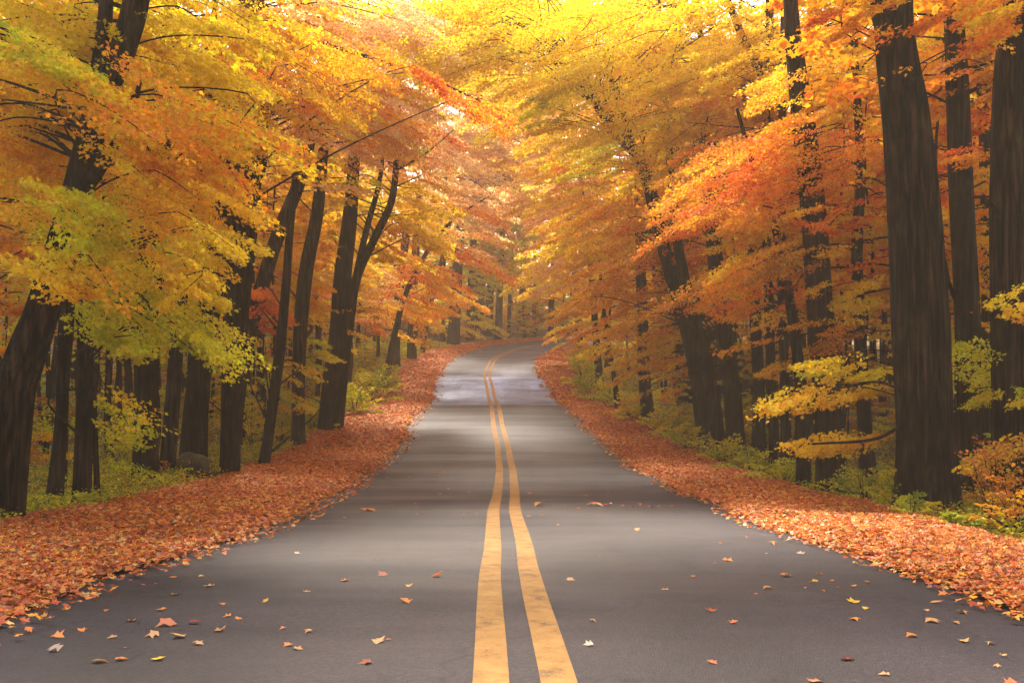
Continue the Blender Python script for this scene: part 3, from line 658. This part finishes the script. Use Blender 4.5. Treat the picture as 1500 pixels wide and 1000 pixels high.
tree('dark stump-like trunk base on the right bank among yellow bushes', [(951, 624, 20), (947, 585, 18), (944, 550, 17), (940, 440, 15), (935, 300, 11)],
     [(930, 500, 55, 45, 40, 45, ['YO'], 1.7, .1), (970, 540, 50, 40, 40, 46, ['YO', 'O'], 1.6, .1), (900, 330, 80, 40, 42, 50, ['O', 'YO'], 1.8, .14)], Y=43.5)
tree('slim leaning sapling by the right leaf bank with bare lower stem', [(907, 607, 9), (900, 560, 7), (890, 490, 6), (883, 440, 5), (876, 360, 3)],
     [(885, 400, 45, 40, 46, 50, ['YO', 'O'], 1.6, .1), (870, 330, 50, 40, 46, 52, ['YO'], 1.5, .1)], Y=48, extend=False)
tree('orange tree crowding the inside of the bend on the right', [(880, 560, 12), (872, 480, 10), (865, 380, 9), (850, 260, 6)],
     [(855, 460, 40, 30, 58, 66, ['YO', 'O'], 1.7, .1), (840, 390, 55, 35, 60, 68, ['YO', 'S'], 1.8, .1), (850, 300, 60, 40, 58, 68, ['O', 'S'], 1.8, .1), (840, 220, 60, 40, 58, 68, ['YO', 'S'], 1.6, .1)], Y=62)
tree('pale orange tree right of the road end half lost in haze', [(850, 515, 12), (846, 450, 10), (838, 350, 8), (825, 240, 5)],
     [(805, 420, 50, 26, 76, 84, ['YO'], 1.8, .1), (820, 360, 60, 40, 78, 88, ['S', 'YO'], 1.7, .05), (800, 285, 70, 40, 76, 88, ['S', 'Y'], 1.6, .05), (770, 180, 90, 70, 74, 88, ['S', 'Y'], 2.0, .05), (740, 80, 120, 70, 70, 86, ['S', 'Y'], 3.2, .05), (700, 170, 100, 60, 72, 88, ['S'], 1.8, .05), (840, 480, 34, 26, 78, 86, ['YO', 'S'], 1.6)], Y=82, bark=M_BARK2)
for k, (px, w) in enumerate(((905, 40), (950, 36), (985, 22))):
    tree(('broad trunk high in the golden canopy over the road, left of three', 'middle trunk high in the golden canopy over the road', 'right and slimmest trunk high in the golden canopy over the road')[k],
         [(px + 110, 600, w * .95), (px + 70, 400, w * .9), (px + 25, 150, w * .85), (px, 10, w * .8), (px - 10, -60, w * .7)], [(px + 20, 190 - 20 * k, 80, 40, 40, 46, ['Y', 'YO'], 1.3, .1), (px + 30, 90, 70, 40, 44, 52, ['Y'], 1.2, .1)], Y=50 + 2 * k, bark=M_BARK2, lean=0)

# ------------------------------------------------------------------ woods behind (copied prototypes)
def proto(name, label, cat, height, r0, pal, nspray, lstart, rad, ls, nl, group, bark):
    root = empty(name, (0, 0, 0)); tag(root, label, cat, group)
    t = Tubes(); k = 10
    w = np.cumsum(np.array([[0, 0]] + [[random.gauss(0, .10), random.gauss(0, .10)] for _ in range(k - 1)]) * height / 14, axis=0)
    z = np.linspace(-.25, height, k)
    P = np.column_stack([w, z, r0 * (1 - z / height * .82)])
    S = spline(P, 26); rr = S[:, 3] * (1 + .5 * np.exp(-np.maximum(S[:, 2], 0) / .5))
    t.add(S[:, :3], np.maximum(rr, .01), 12, .02, random.randrange(999))
    fol = Foliage()
    for _ in range(nspray):
        h = lstart + (height - lstart) * random.random() ** 1.15
        p0 = np.array([np.interp(h, S[:, 2], S[:, 0]), np.interp(h, S[:, 2], S[:, 1]), h])
        az = random.uniform(0, 6.283); f = (h - lstart) / (height - lstart)
        rmax = rad * (1 - .65 * f) * random.uniform(.35, 1)
        ax = np.array([math.cos(az), math.sin(az), random.uniform(-.12, .22)])
        l = max(.7, rmax * random.uniform(.45, .75))
        q = p0 + ax * (rmax - l * .6)
        fol.spray(q, ax, l, .5 * l, nl, ls, pick(pal, 1)[0], droop=random.uniform(.1, .35), jit=.10, mix=pal)
        if random.random() < .5: t.add(spline([p0, .5 * (p0 + q) + [0, 0, .08], q, q + ax * l * .7], 7), np.linspace(.02 + .004 * height * r0, .006, 7), 5)
    t.build('trunk', bark, root); fol.build('crown', M_LEAF, root)
    return root

def copy_tree(o):
    c = o.copy(); col.objects.link(c)
    for ch in o.children:
        d = ch.copy(); col.objects.link(d); d.parent = c
    return c
used = {}
def place(p, x, y, label=None, group=None, s=1.0):
    k = p.name
    o = p if k not in used else copy_tree(p)
    used[k] = 1
    o.location = (x, y, zg1(x, y)); o.rotation_euler = (0, 0, random.uniform(0, 6.283)); o.scale = (s, s, s)
    if label: o['label'] = label
    if group: o['group'] = group
    return o

GL, GR, GF = 'trees deep in the left wood', 'trees deep in the right wood', 'trees closing the view beyond the bend'
LBL = {GL: 'slender dark trunked autumn tree deep in the left wood behind the roadside row', GR: 'slender dark trunked autumn tree deep in the right wood behind the roadside row',
       GF: 'hazy autumn tree in the wall of trees closing the view beyond the bend'}
mids = {-1: [], 1: []}
for sd, pals in ((-1, [['Y'], ['YO', 'Y'], ['YO', 'S'], ['O', 'YO'], ['S', 'O']]), (1, [['YO'], ['O', 'YO'], ['O', 'R'], ['YO', 'Y'], ['B', 'O']])):
    for k, pal in enumerate(pals):
        mids[sd].append(proto('forest_tree', 'x', 'tree', random.uniform(16, 22), random.uniform(.12, .22), pal, 115, 4.2, 4.4, .15, 115, GL, M_BARK if k % 2 else M_BARK2))
saps = {-1: [], 1: []}
for sd, pals in ((-1, [['YO', 'GY'], ['GY', 'G'], ['O', 'YO']]), (1, [['YO', 'O'], ['O', 'B'], ['YO', 'GY']])):
    for pal in pals:
        saps[sd].append(proto('understorey_tree', 'x', 'tree', random.uniform(4.5, 6.5), random.uniform(.035, .06), pal, 34, .7, 2.0, .105, 110, GL, M_BARK))
fars = [proto('forest_tree', 'x', 'tree', random.uniform(17, 24), random.uniform(.2, .3), pal, 85, .8, 5.0, .27, 95, GF, M_BARK2) for pal in (['YO', 'S'], ['S', 'O'], ['Y', 'GY'], ['YO', 'Y'])]

taken = [tuple(o.location[:2]) for o in bpy.data.objects if o.type == 'EMPTY' and o.name.startswith(('autumn_tree', 'sapling'))]
def free(x, y, r): return all((x - a) ** 2 + (y - b) ** 2 > r * r for a, b in taken)
cnt = {}
def scatter(n, sd, y0, y1, dmin, dmax, protos, rmin, label, group, s0=.85, s1=1.15, frame=1.08):
    k = tries = 0
    while k < n and tries < n * 60:
        tries += 1
        y = random.uniform(y0 ** .5, y1 ** .5) ** 2
        d = random.uniform(dmin, dmax)
        x = sd * d + np.interp(y, CY[:20], CX[:20])
        if abs(x) > .514 * y * frame + 1.0 or not free(x, y, rmin): continue
        if abs(float(road_dist([x], [y])[0])) < dmin: continue
        taken.append((x, y)); k += 1
        place(protos[random.randrange(len(protos))], x, y, label, group, random.uniform(s0, s1))
scatter(84, -1, 22, 100, 9.0, 42, mids[-1], 2.6, LBL[GL], GL)
scatter(84, 1, 22, 100, 8.6, 42, mids[1], 2.6, LBL[GR], GR)
poles = {-1: [], 1: []}
for sd, pals in ((-1, [['YO', 'Y'], ['O', 'YO']]), (1, [['YO', 'O'], ['O', 'R']])):
    for pal in pals: poles[sd].append(proto('slender_tree', 'x', 'tree', random.uniform(10, 13), random.uniform(.055, .085), pal, 40, 6.0, 2.4, .13, 110, GL, M_BARK))
scatter(70, -1, 20, 80, 8.9, 21, poles[-1], 1.3, 'pole thin dark stem with a small high crown in the left wood', 'thin stems in the left wood', .8, 1.25)
scatter(70, 1, 20, 80, 8.0, 21, poles[1], 1.3, 'pole thin dark stem with a small high crown in the right wood', 'thin stems in the right wood', .8, 1.25)
US = {-1: 'leafy young understorey tree with low branches in the left wood', 1: 'leafy young understorey tree with low branches in the right wood'}
scatter(50, -1, 19, 85, 9.6, 26, saps[-1], 1.6, US[-1], 'young trees under the left wood', .45, .95)
scatter(50, 1, 19, 85, 8.6, 26, saps[1], 1.6, US[1], 'young trees under the right wood', .45, .95)
k = 0
while k < 118:
    y = random.uniform(102, 170); x = random.uniform(-.54 * y, .54 * y) if k % 2 else random.uniform(-28, 24)
    if abs(float(road_dist([x], [y])[0])) < 7 or not free(x, y, 3.5): continue
    if x > 4 and y < 119: continue
    taken.append((x, y)); k += 1
    place(fars[random.randrange(4)], x, y, LBL[GF], GF, random.uniform(.85, 1.25))
# the wood goes on beside and behind the camera and shades the near road
GB = 'trees beside and behind the viewer'
for k in range(26):
    sd = -1 if k % 2 else 1
    for _ in range(200):
        y = random.uniform(-34, 7); x = sd * random.uniform(8.5, 20)
        if abs(x) > .56 * max(y, 0) + 5.5 and free(x, y, 3.2): break
    taken.append((x, y)); place(mids[sd][random.randrange(5)], x, y, 'tree of the same wood standing beside or behind the viewpoint', GB, random.uniform(.95, 1.25))
k = 0
while k < 84:
    y, x = (random.uniform(107, 150), random.uniform(-45, 32)) if k % 3 else (random.uniform(107, 126), random.uniform(-20, 15))
    if abs(float(road_dist([x], [y])[0])) < 6.5 or not free(x, y, 2.0): continue
    taken.append((x, y)); k += 1
    place(saps[random.choice((-1, 1))][random.randrange(3)], x, y, 'bushy hazy young tree filling the gaps between trunks beyond the bend', 'young trees beyond the bend', random.uniform(.9, 2.0))
for ps in list(mids.values()) + list(saps.values()) + list(poles.values()) + [fars]:
    for p in ps:
        if p.name not in used:
            for c in list(p.children): bpy.data.objects.remove(c)
            bpy.data.objects.remove(p)

# ------------------------------------------------------------------ shrubs, ferns, undergrowth
def shrub(label, px, Y, w, h, pal, n=26, nl=90, name='shrub', cat='shrub', group=None, ls=None, mat=None, py=None):
    x = (px - 750) / F * Y
    base = np.array([x, Y, zg1(x, Y)])
    root = empty(name, base); tag(root, label, cat, group)
    t = Tubes(); fol = Foliage(); ls = ls or max(.05, 3.4 * Y / F)
    for _ in range(n):
        az = random.uniform(0, 6.283); el = random.uniform(.12, 1.35)
        l = random.uniform(.55, 1.0)
        d = np.array([math.cos(az) * math.cos(el) * w / 2, math.sin(az) * math.cos(el) * w / 2, math.sin(el) * h]) * l
        st = base + d * .35; ax = d + np.array([0, 0, .02])
        ll = np.linalg.norm(d) * .75
        fol.spray(st, ax, ll, .28 * ll + .05, nl, ls, pick(pal, 1)[0], droop=.35, jit=.03, tilt=.6, mix=pal)
        t.add(spline([base - [0, 0, .05], base + d * .25 + [0, 0, .05], st + ax / np.linalg.norm(ax) * ll * .5], 6), np.linspace(.012, .004, 6), 5)
    t.build('stem', M_BARK, root, base); fol.build('foliage', mat or M_GREEN, root, base)
GS = 'low shrubs along the forest edge'
SH = [
    # right bank, near to far
    ('yellow-green fern clump at the foot of the huge ridged trunk', 1335, 15.2, 1.0, .45, ['FERN'], 'fern'),
    ('bright yellow-green fern left of the huge ridged trunk', 1318, 16.6, .8, .8, ['FERN', 'GY'], 'fern'),
    ('low fern right of the huge ridged trunk', 1395, 13.6, .9, .35, ['FERN'], 'fern'),
    ('rust brown leafy shrub in the right bottom corner of the wood', 1455, 14.2, 1.3, 1.3, ['B'], 'shrub'),
    ('orange brown shrub at the right edge above the leaf bank', 1495, 13.2, 1.2, 1.0, ['B', 'O'], 'shrub'),
    ('ferny green clump between the tall dark trunk and the huge one', 1265, 19, 1.5, .75, ['FERN'], 'fern'),
    ('dark olive fern in front of the tall dark trunk', 1225, 20.5, 1.4, .55, ['FERN'], 'fern'),
    ('wide fern clump left of the tall dark trunk', 1150, 23.5, 1.9, .8, ['FERN'], 'fern'),
    ('fern bank below the slim pair of stems', 1100, 27, 2.2, .95, ['FERN', 'GY'], 'fern'),
    ('green bush below the thick cluster trunk', 1060, 29.5, 2.0, .95, ['FERN', 'GY'], 'shrub'),
    ('yellow bush in front of the right cluster of trunks', 1010, 33.5, 2.2, 1.1, ['GY', 'FERN'], 'shrub'),
    ('pale yellow bush right of the stump-like trunk', 975, 38, 2.2, 1.2, ['GY', 'Y'], 'shrub'),
    ('golden bush left of the stump-like trunk', 925, 44, 2.3, 1.4, ['GY', 'YO'], 'shrub'),
    ('yellow-green bush at the foot of the slim leaning sapling', 893, 50, 2.4, 1.5, ['GY', 'FERN'], 'shrub'),
    ('olive green bush on the inside of the bend', 868, 56, 2.6, 2.2, ['G', 'FERN'], 'shrub'),
    ('tall sage green bush hiding the road end', 852, 64, 2.6, 2.6, ['G', 'GY'], 'shrub'),
    ('orange bush beside the last visible stretch of road', 848, 76, 3, 2.8, ['YO', 'S'], 'shrub'),
    # left bank
    ('low yellow-green plant at the foot of the straight dark trunk', 128, 17.2, .9, .35, ['FERN'], 'fern'),
    ('brown bramble below the pale leaning trunk', 235, 23, 1.4, .5, ['B', 'FERN'], 'shrub'),
    ('yellow shrub behind the thin dark leaning stem', 368, 34, 1.8, 1.6, ['GY', 'YO'], 'shrub'),
    ('green yellow shrub between thin stem and mid brown trunk', 412, 36, 1.8, 1.5, ['GY', 'FERN'], 'shrub'),
    ('green bush right of the mid brown trunk', 458, 40, 1.9, 1.2, ['FERN', 'G'], 'shrub'),
    ('round green bush right of the forked curving stem', 520, 46, 2.4, 1.8, ['FERN', 'G'], 'shrub'),
    ('dark green bush at the left leaf bank before the bend', 548, 53, 2.6, 2.2, ['G', 'FERN'], 'shrub'),
    ('small olive bush at the end of the left leaf bank', 572, 62, 2.4, 1.8, ['FERN', 'GY'], 'shrub'),
]
for lb, px, Y, w, h, pal, kind in SH:
    shrub(lb, px, Y, w * 1.35, h * 1.35, pal, 26 if kind == 'shrub' else 22, 85, kind, kind, GS if kind == 'shrub' else 'ferns on the right bank' if px > 750 else None)

def undergrowth(side, label):
    n = 36000
    y = rng.uniform(11 ** .5, 100 ** .5, n) ** 2; d = 6.3 + (7.0 if side > 0 else 7.9) * 0 + rng.exponential(6, n) + (0.6 if side < 0 else 0)
    cx = np.interp(y, CY[:20], CX[:20]); x = cx + side * d
    dd = road_dist(x, y)
    keep = (np.abs(x) < .56 * y + 2) & (np.abs(dd) > (7.1 if side < 0 else 6.3)) & (vnoise(x, y, 1.3, 61 + side) > .30)
    x, y = x[keep], y[keep]; n = len(x)
    k = 9
    hgt = rng.uniform(.04, .34, n) * (.5 + vnoise(x, y, 3, 66))
    bx = np.repeat(x, k) + rng.normal(0, .13, n * k); by = np.repeat(y, k) + rng.normal(0, .13, n * k)
    z = np.repeat(zg(x, y), k) + np.repeat(hgt, k) * rng.uniform(.1, 1.1, n * k)
    P = np.stack([bx, by, z], 1)
    ang = rng.uniform(0, 6.283, n * k)
    D = np.stack([np.cos(ang), np.sin(ang), rng.uniform(-.5, .7, n * k)], 1)
    nr = np.array([0, 0, 1.]) + rng.normal(0, .6, (n * k, 3))
    sz = np.maximum(.055, 2.9 * by / F) * rng.uniform(.6, 1.4, n * k)
    c = pick(['FERN', 'GY', 'B', 'FERN'], n); c = np.repeat(c, k, 0) * rng.uniform(.5, 1.05, (n * k, 1))
    tag(leaves('undergrowth', P, D, nr, sz, np.clip(c, .01, .8), M_GREEN), label, 'undergrowth', kind='stuff')
undergrowth(-1, 'yellow-green ground plants and leaves under the left trees')
undergrowth(1, 'yellow-green ground plants and leaves under the right trees')

# mossy boulder
def boulder():
    import bmesh
    Y = 24.4; px = 281; x = (px - 750) / F * Y
    bm = bmesh.new(); bmesh.ops.create_icosphere(bm, subdivisions=5, radius=1)
    for v in bm.verts:
        c = np.array(v.co)
        f = 1 + .16 * math.sin(2.3 * c[0] + 1.1) * math.cos(2.9 * c[1] + .4) + .07 * math.sin(3 * c[2] + 3 * c[0]) + .04 * math.sin(7 * c[0] + 5 * c[1] + 3 * c[2]) + .02 * math.sin(13 * c[1] - 9 * c[2] + 8 * c[0])
        c = c * f
        v.co = (c[0] * .62, c[1] * .5, max(c[2], -.6) * .40)
    me = bpy.data.meshes.new('boulder'); bm.to_mesh(me); bm.free()
    for p in me.polygons: p.use_smooth = True
    m, nt, out = new_mat('mossy_stone'); L = nt.links
    geo = N(nt, 'ShaderNodeNewGeometry'); n1 = N(nt, 'ShaderNodeTexNoise', Scale=6.0, Detail=8.0, Roughness=.7)
    L.new(geo.outputs['Position'], n1.inputs['Vector'])
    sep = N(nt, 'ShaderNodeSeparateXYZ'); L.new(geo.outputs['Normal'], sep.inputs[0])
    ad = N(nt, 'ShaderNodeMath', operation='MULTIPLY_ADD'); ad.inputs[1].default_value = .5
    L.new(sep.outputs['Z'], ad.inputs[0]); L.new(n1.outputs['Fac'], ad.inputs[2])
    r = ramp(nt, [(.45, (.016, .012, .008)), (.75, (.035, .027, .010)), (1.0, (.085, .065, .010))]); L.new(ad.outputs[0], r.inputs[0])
    b = N(nt, 'ShaderNodeBump', Strength=1.0, Distance=.06); L.new(n1.outputs['Fac'], b.inputs['Height'])
    p = N(nt, 'ShaderNodeBsdfPrincipled', Roughness=.95); L.new(r.outputs[0], p.inputs['Base Color']); L.new(b.outputs[0], p.inputs['Normal'])
    L.new(p.outputs[0], out.inputs['Surface'])
    me.materials.append(m)
    o = bpy.data.objects.new('boulder', me); col.objects.link(o); o.location = (x, Y, zg1(x, Y) + .24)
    n = 2600; u = rng.normal(0, 1, (n, 3)); u = unit(u); u[:, 2] = np.abs(u[:, 2]); u = u[(vnoise(u[:, 0] * 3 + 9, u[:, 1] * 3 + 9, .9, 4) > .42)]
    n = len(u); P = u * np.array([.66, .53, .37]) + rng.normal(0, .015, (n, 3))
    leaves('moss', P, rng.normal(0, 1, (n, 3)), u + rng.normal(0, .5, (n, 3)), rng.uniform(.03, .06, n), np.clip(pick(['FERN', 'B', 'FERN'], n) * rng.uniform(.5, 1.0, (n, 1)), .01, .6), M_GREEN, o)
    tag(o, 'mossy brown boulder at the foot of the massive left trunks', 'boulder')
boulder()

# ------------------------------------------------------------------ loose leaves on the asphalt
def road_surface(x, y):
    lat = road_dist([x], [y]); return float((zr(np.array([y])) + road_z(np.array([x]), np.array([y]), lat, None))[0])
LC = {'red-brown': (.30, .05, .02), 'orange': (.62, .20, .03), 'yellow': (.68, .40, .03), 'tan': (.50, .25, .08), 'rust': (.48, .11, .03), 'pale': (.44, .32, .22), 'dark': (.08, .05, .035)}
GLF = 'loose leaves scattered on the asphalt'
DEF = lambda c: f'small {c} fallen leaf lying by itself on the grey asphalt'
def road_leaf(px, py, wpx, c, label=None, flat=.2):
    wpx *= .66 + .14 * (label is None); Y = depth_at(py); x = (px - 750) / F * Y
    size = wpx / F * Y / 1.0
    o_ = leaves('fallen_leaf', np.zeros((1, 3)), np.array([[1., 0, 0]]), np.array([[random.gauss(0, flat * .4), random.gauss(0, flat * .4), 1.]]), np.array([size]),
                np.clip(np.array([LC[c]]) * random.uniform(.85, 1.15), 0, .8), M_FALLEN, shape=MAPLE * np.array([1, random.uniform(.75, 1.1), 1]) + rng.normal(0, .05, MAPLE.shape) * np.array([1, 1, .6]), curl=np.array([random.uniform(.15, .6) * (1 if random.random() < .6 else -1)]))
    co = np.array([v.co for v in o_.data.vertices])
    o_.location = (x, Y, road_surface(x, Y) + .004 - co[:, 2].min() * .9); o_.rotation_euler = (0, 0, random.uniform(0, 6.283))
    tag(o_, label or DEF(c), 'leaf', GLF)
BIG = [
    (640, 845, 26, 'rust', 'curled rust leaf left of the yellow lines, halfway down the near road'),
    (537, 972, 32, 'red-brown', 'dark red-brown leaf at the bottom of the picture left of the yellow lines'),
    (390, 880, 19, 'yellow', 'bright yellow leaf standing alone on the left lane'),
    (192, 907, 26, 'orange', 'orange leaf pair piece beside the left leaf bank'),
    (237, 893, 24, 'orange', 'bright orange curled leaf near the left leaf bank'),
    (245, 915, 46, 'rust', 'largest rust leaf in the clump on the left lane'),
    (285, 912, 28, 'red-brown', 'red-brown leaf at the right end of the left lane clump'),
    (225, 930, 30, 'tan', 'pale tan leaf at the near side of the left lane clump'),
    (262, 933, 34, 'tan', 'long tan leaf in front of the left lane clump'),
    (82, 951, 36, 'pale', 'pale grey curled leaf at the left bottom corner of the road'),
    (85, 930, 30, 'orange', 'tattered orange leaf behind the pale grey curled leaf'),
    (1336, 930, 28, 'orange', 'orange and tan leaf on the right lane near the bank'),
    (1240, 967, 32, 'red-brown', 'brown curled leaf on the right lane below the orange one'),
    (863, 945, 24, 'pale', 'pale star shaped leaf just right of the yellow lines'),
    (505, 850, 22, 'orange', 'orange leaf left of a brown one on the left lane'),
    (561, 842, 24, 'red-brown', 'thin brown leaf right of the orange one on the left lane'),
    (1074, 912, 20, 'rust', 'rust leaf in the middle of the right lane'),
    (1480, 997, 28, 'rust', 'rust leaf in the right bottom corner of the road'),
    (330, 797, 12, 'dark', 'dark dried leaf beside the left leaf bank'),
    (257, 869, 24, 'tan', 'tan flat leaf on the asphalt nearest the left bank'),
]
for b in BIG: road_leaf(b[0], b[1], b[2], b[3], b[4], .5)
SMALL = [(209, 856, 11, 'rust'), (228, 853, 7, 'rust'), (255, 845, 14, 'orange'), (295, 842, 10, 'yellow'), (308, 857, 20, 'tan'), (325, 883, 14, 'orange'), (334, 901, 18, 'orange'), (349, 906, 14, 'orange'),
         (155, 893, 12, 'orange'), (120, 921, 20, 'orange'), (320, 924, 30, 'tan'), (290, 943, 24, 'tan'), (183, 948, 10, 'rust'), (145, 969, 30, 'tan'), (176, 967, 22, 'orange'), (231, 967, 28, 'yellow'), (165, 932, 18, 'tan'),
         (423, 945, 22, 'orange'), (435, 951, 20, 'tan'), (415, 921, 14, 'orange'), (449, 866, 14, 'tan'), (452, 926, 18, 'tan'), (555, 940, 28, 'tan'), (569, 938, 10, 'rust'), (595, 882, 20, 'orange'), (599, 859, 16, 'tan'),
         (435, 810, 12, 'tan'), (550, 820, 6, 'tan'), (505, 758, 8, 'orange'), (540, 747, 30, 'orange'), (610, 743, 8, 'rust'), (608, 737, 8, 'rust'), (610, 753, 5, 'rust'), (566, 755, 6, 'orange'), (600, 698, 8, 'rust'), (566, 699, 7, 'orange'),
         (675, 694, 5, 'rust'), (656, 716, 7, 'orange'), (644, 723, 7, 'tan'), (687, 720, 8, 'rust'), (680, 754, 5, 'orange'), (698, 753, 6, 'rust'), (651, 691, 6, 'rust'), (640, 697, 12, 'orange'),
         (776, 722, 9, 'orange'), (776, 697, 4, 'rust'), (858, 725, 10, 'orange'), (891, 719, 5, 'orange'), (847, 744, 13, 'rust'), (888, 740, 16, 'rust'), (895, 737, 7, 'rust'), (912, 740, 9, 'rust'), (925, 742, 11, 'rust'), (938, 739, 12, 'rust'), (952, 742, 10, 'rust'), (965, 741, 8, 'orange'), (985, 740, 12, 'rust'),
         (793, 755, 8, 'rust'), (775, 757, 9, 'orange'), (818, 770, 7, 'orange'), (828, 741, 5, 'rust'), (875, 756, 5, 'rust'), (933, 777, 14, 'orange'), (870, 740, 30, 'orange'), (789, 740, 30, 'tan'),
         (868, 911, 14, 'tan'), (834, 849, 18, 'tan'), (878, 815, 5, 'tan'), (1056, 795, 10, 'orange'), (1123, 811, 8, 'orange'), (1047, 824, 8, 'rust'), (1065, 820, 20, 'orange'), (1131, 796, 18, 'orange'), (1094, 786, 8, 'orange'),
         (1150, 842, 24, 'orange'), (1107, 870, 7, 'rust'), (1042, 895, 26, 'rust'), (1124, 861, 20, 'tan'), (1175, 809, 14, 'pale'), (1200, 840, 14, 'orange'), (1193, 852, 18, 'yellow'), (1219, 849, 12, 'orange'), (1250, 857, 14, 'orange'), (1206, 863, 8, 'orange'), (1226, 858, 6, 'orange'), (1270, 851, 12, 'orange'),
         (1250, 880, 24, 'yellow'), (1267, 889, 14, 'yellow'), (1252, 905, 20, 'orange'), (1366, 908, 28, 'tan'), (1400, 910, 16, 'tan'), (1410, 894, 24, 'tan'), (1371, 880, 22, 'tan'), (1358, 892, 14, 'tan'), (1412, 937, 20, 'tan'), (1451, 940, 20, 'tan'), (1297, 989, 20, 'tan'), (1470, 960, 16, 'tan'), (1460, 975, 14, 'tan'), (1195, 997, 28, 'rust'), (1044, 972, 18, 'rust'), (1180, 860, 10, 'tan'),
         (1015, 845, 14, 'orange'), (975, 864, 16, 'tan'), (735, 640, 4, 'orange'), (760, 651, 3, 'orange'), (802, 660, 4, 'pale'), (868, 674, 7, 'rust'), (682, 653, 4, 'pale')]
for b in SMALL: road_leaf(*b, flat=.25)

# ------------------------------------------------------------------ haze, sky, sun, camera
def haze(density):
    x0, x1, y0, y1, z0, z1 = -120, 120, -30, 215, -6, 48
    V = np.array([[x, y, z] for z in (z0, z1) for y in (y0, y1) for x in (x0, x1)], float)
    q = np.array([[0, 2, 3, 1], [4, 5, 7, 6], [0, 1, 5, 4], [2, 6, 7, 3], [0, 4, 6, 2], [1, 3, 7, 5]])
    m, nt, out = new_mat('autumn_haze')
    v = N(nt, 'ShaderNodeVolumePrincipled', Density=density, Anisotropy=.2)
    v.inputs['Color'].default_value = (1, .86, .64, 1)
    nt.links.new(v.outputs[0], out.inputs['Volume'])
    o = link_mesh('haze', V, q.ravel(), np.arange(6) * 4, m); tag(o, 'thin warm haze filling the far end of the road', 'haze', kind='stuff')
haze(.0012)

w = bpy.data.worlds.new('World'); sc.world = w; w.use_nodes = True
nt = w.node_tree; bg = nt.nodes['Background']
sky = nt.nodes.new('ShaderNodeTexSky'); sky.sky_type = 'NISHITA'; sky.sun_disc = False
EL, AZ = math.radians(47), math.radians(-10)      # sun ahead of the camera, a little to the left
sky.sun_elevation = EL; sky.sun_rotation = AZ; sky.dust_density = 4.0; sky.air_density = 1.0; sky.ozone_density = 1.0
nt.links.new(sky.outputs[0], bg.inputs['Color']); bg.inputs['Strength'].default_value = .15
ld = bpy.data.lights.new('sun', 'SUN'); ld.energy = 3.9; ld.angle = math.radians(13); ld.color = (1, .90, .76)
lo = bpy.data.objects.new('sun', ld); col.objects.link(lo)
from mathutils import Vector
sd_ = Vector((math.sin(AZ) * math.cos(EL), math.cos(AZ) * math.cos(EL), math.sin(EL)))
lo.rotation_euler = (-sd_).to_track_quat('-Z', 'Y').to_euler(); lo.location = sd_ * 60

cd = bpy.data.cameras.new('camera'); cd.sensor_width = 36; cd.lens = F / 1500 * 36; cd.shift_y = (HY - 500) / 1500; cd.clip_end = 2000; cd.clip_start = .05
co = bpy.data.objects.new('camera', cd); col.objects.link(co); co.location = (0, 0, 0); co.rotation_euler = (math.pi / 2, 0, 0)
sc.camera = co
vs = sc.view_settings; vs.view_transform = 'Standard'; vs.look = 'None'; vs.gamma = 1; vs.exposure = 1.85
cy = sc.cycles
cy.max_bounces = 12; cy.diffuse_bounces = 8; cy.glossy_bounces = 3; cy.transmission_bounces = 8; cy.volume_bounces = 1; cy.transparent_max_bounces = 4
cy.use_denoising = True; cy.use_adaptive_sampling = True; cy.adaptive_threshold = .02
cy.sample_clamp_indirect = 6.0
print('LEAVES', sum(len(o.data.polygons) for o in bpy.data.objects if o.type == 'MESH'))
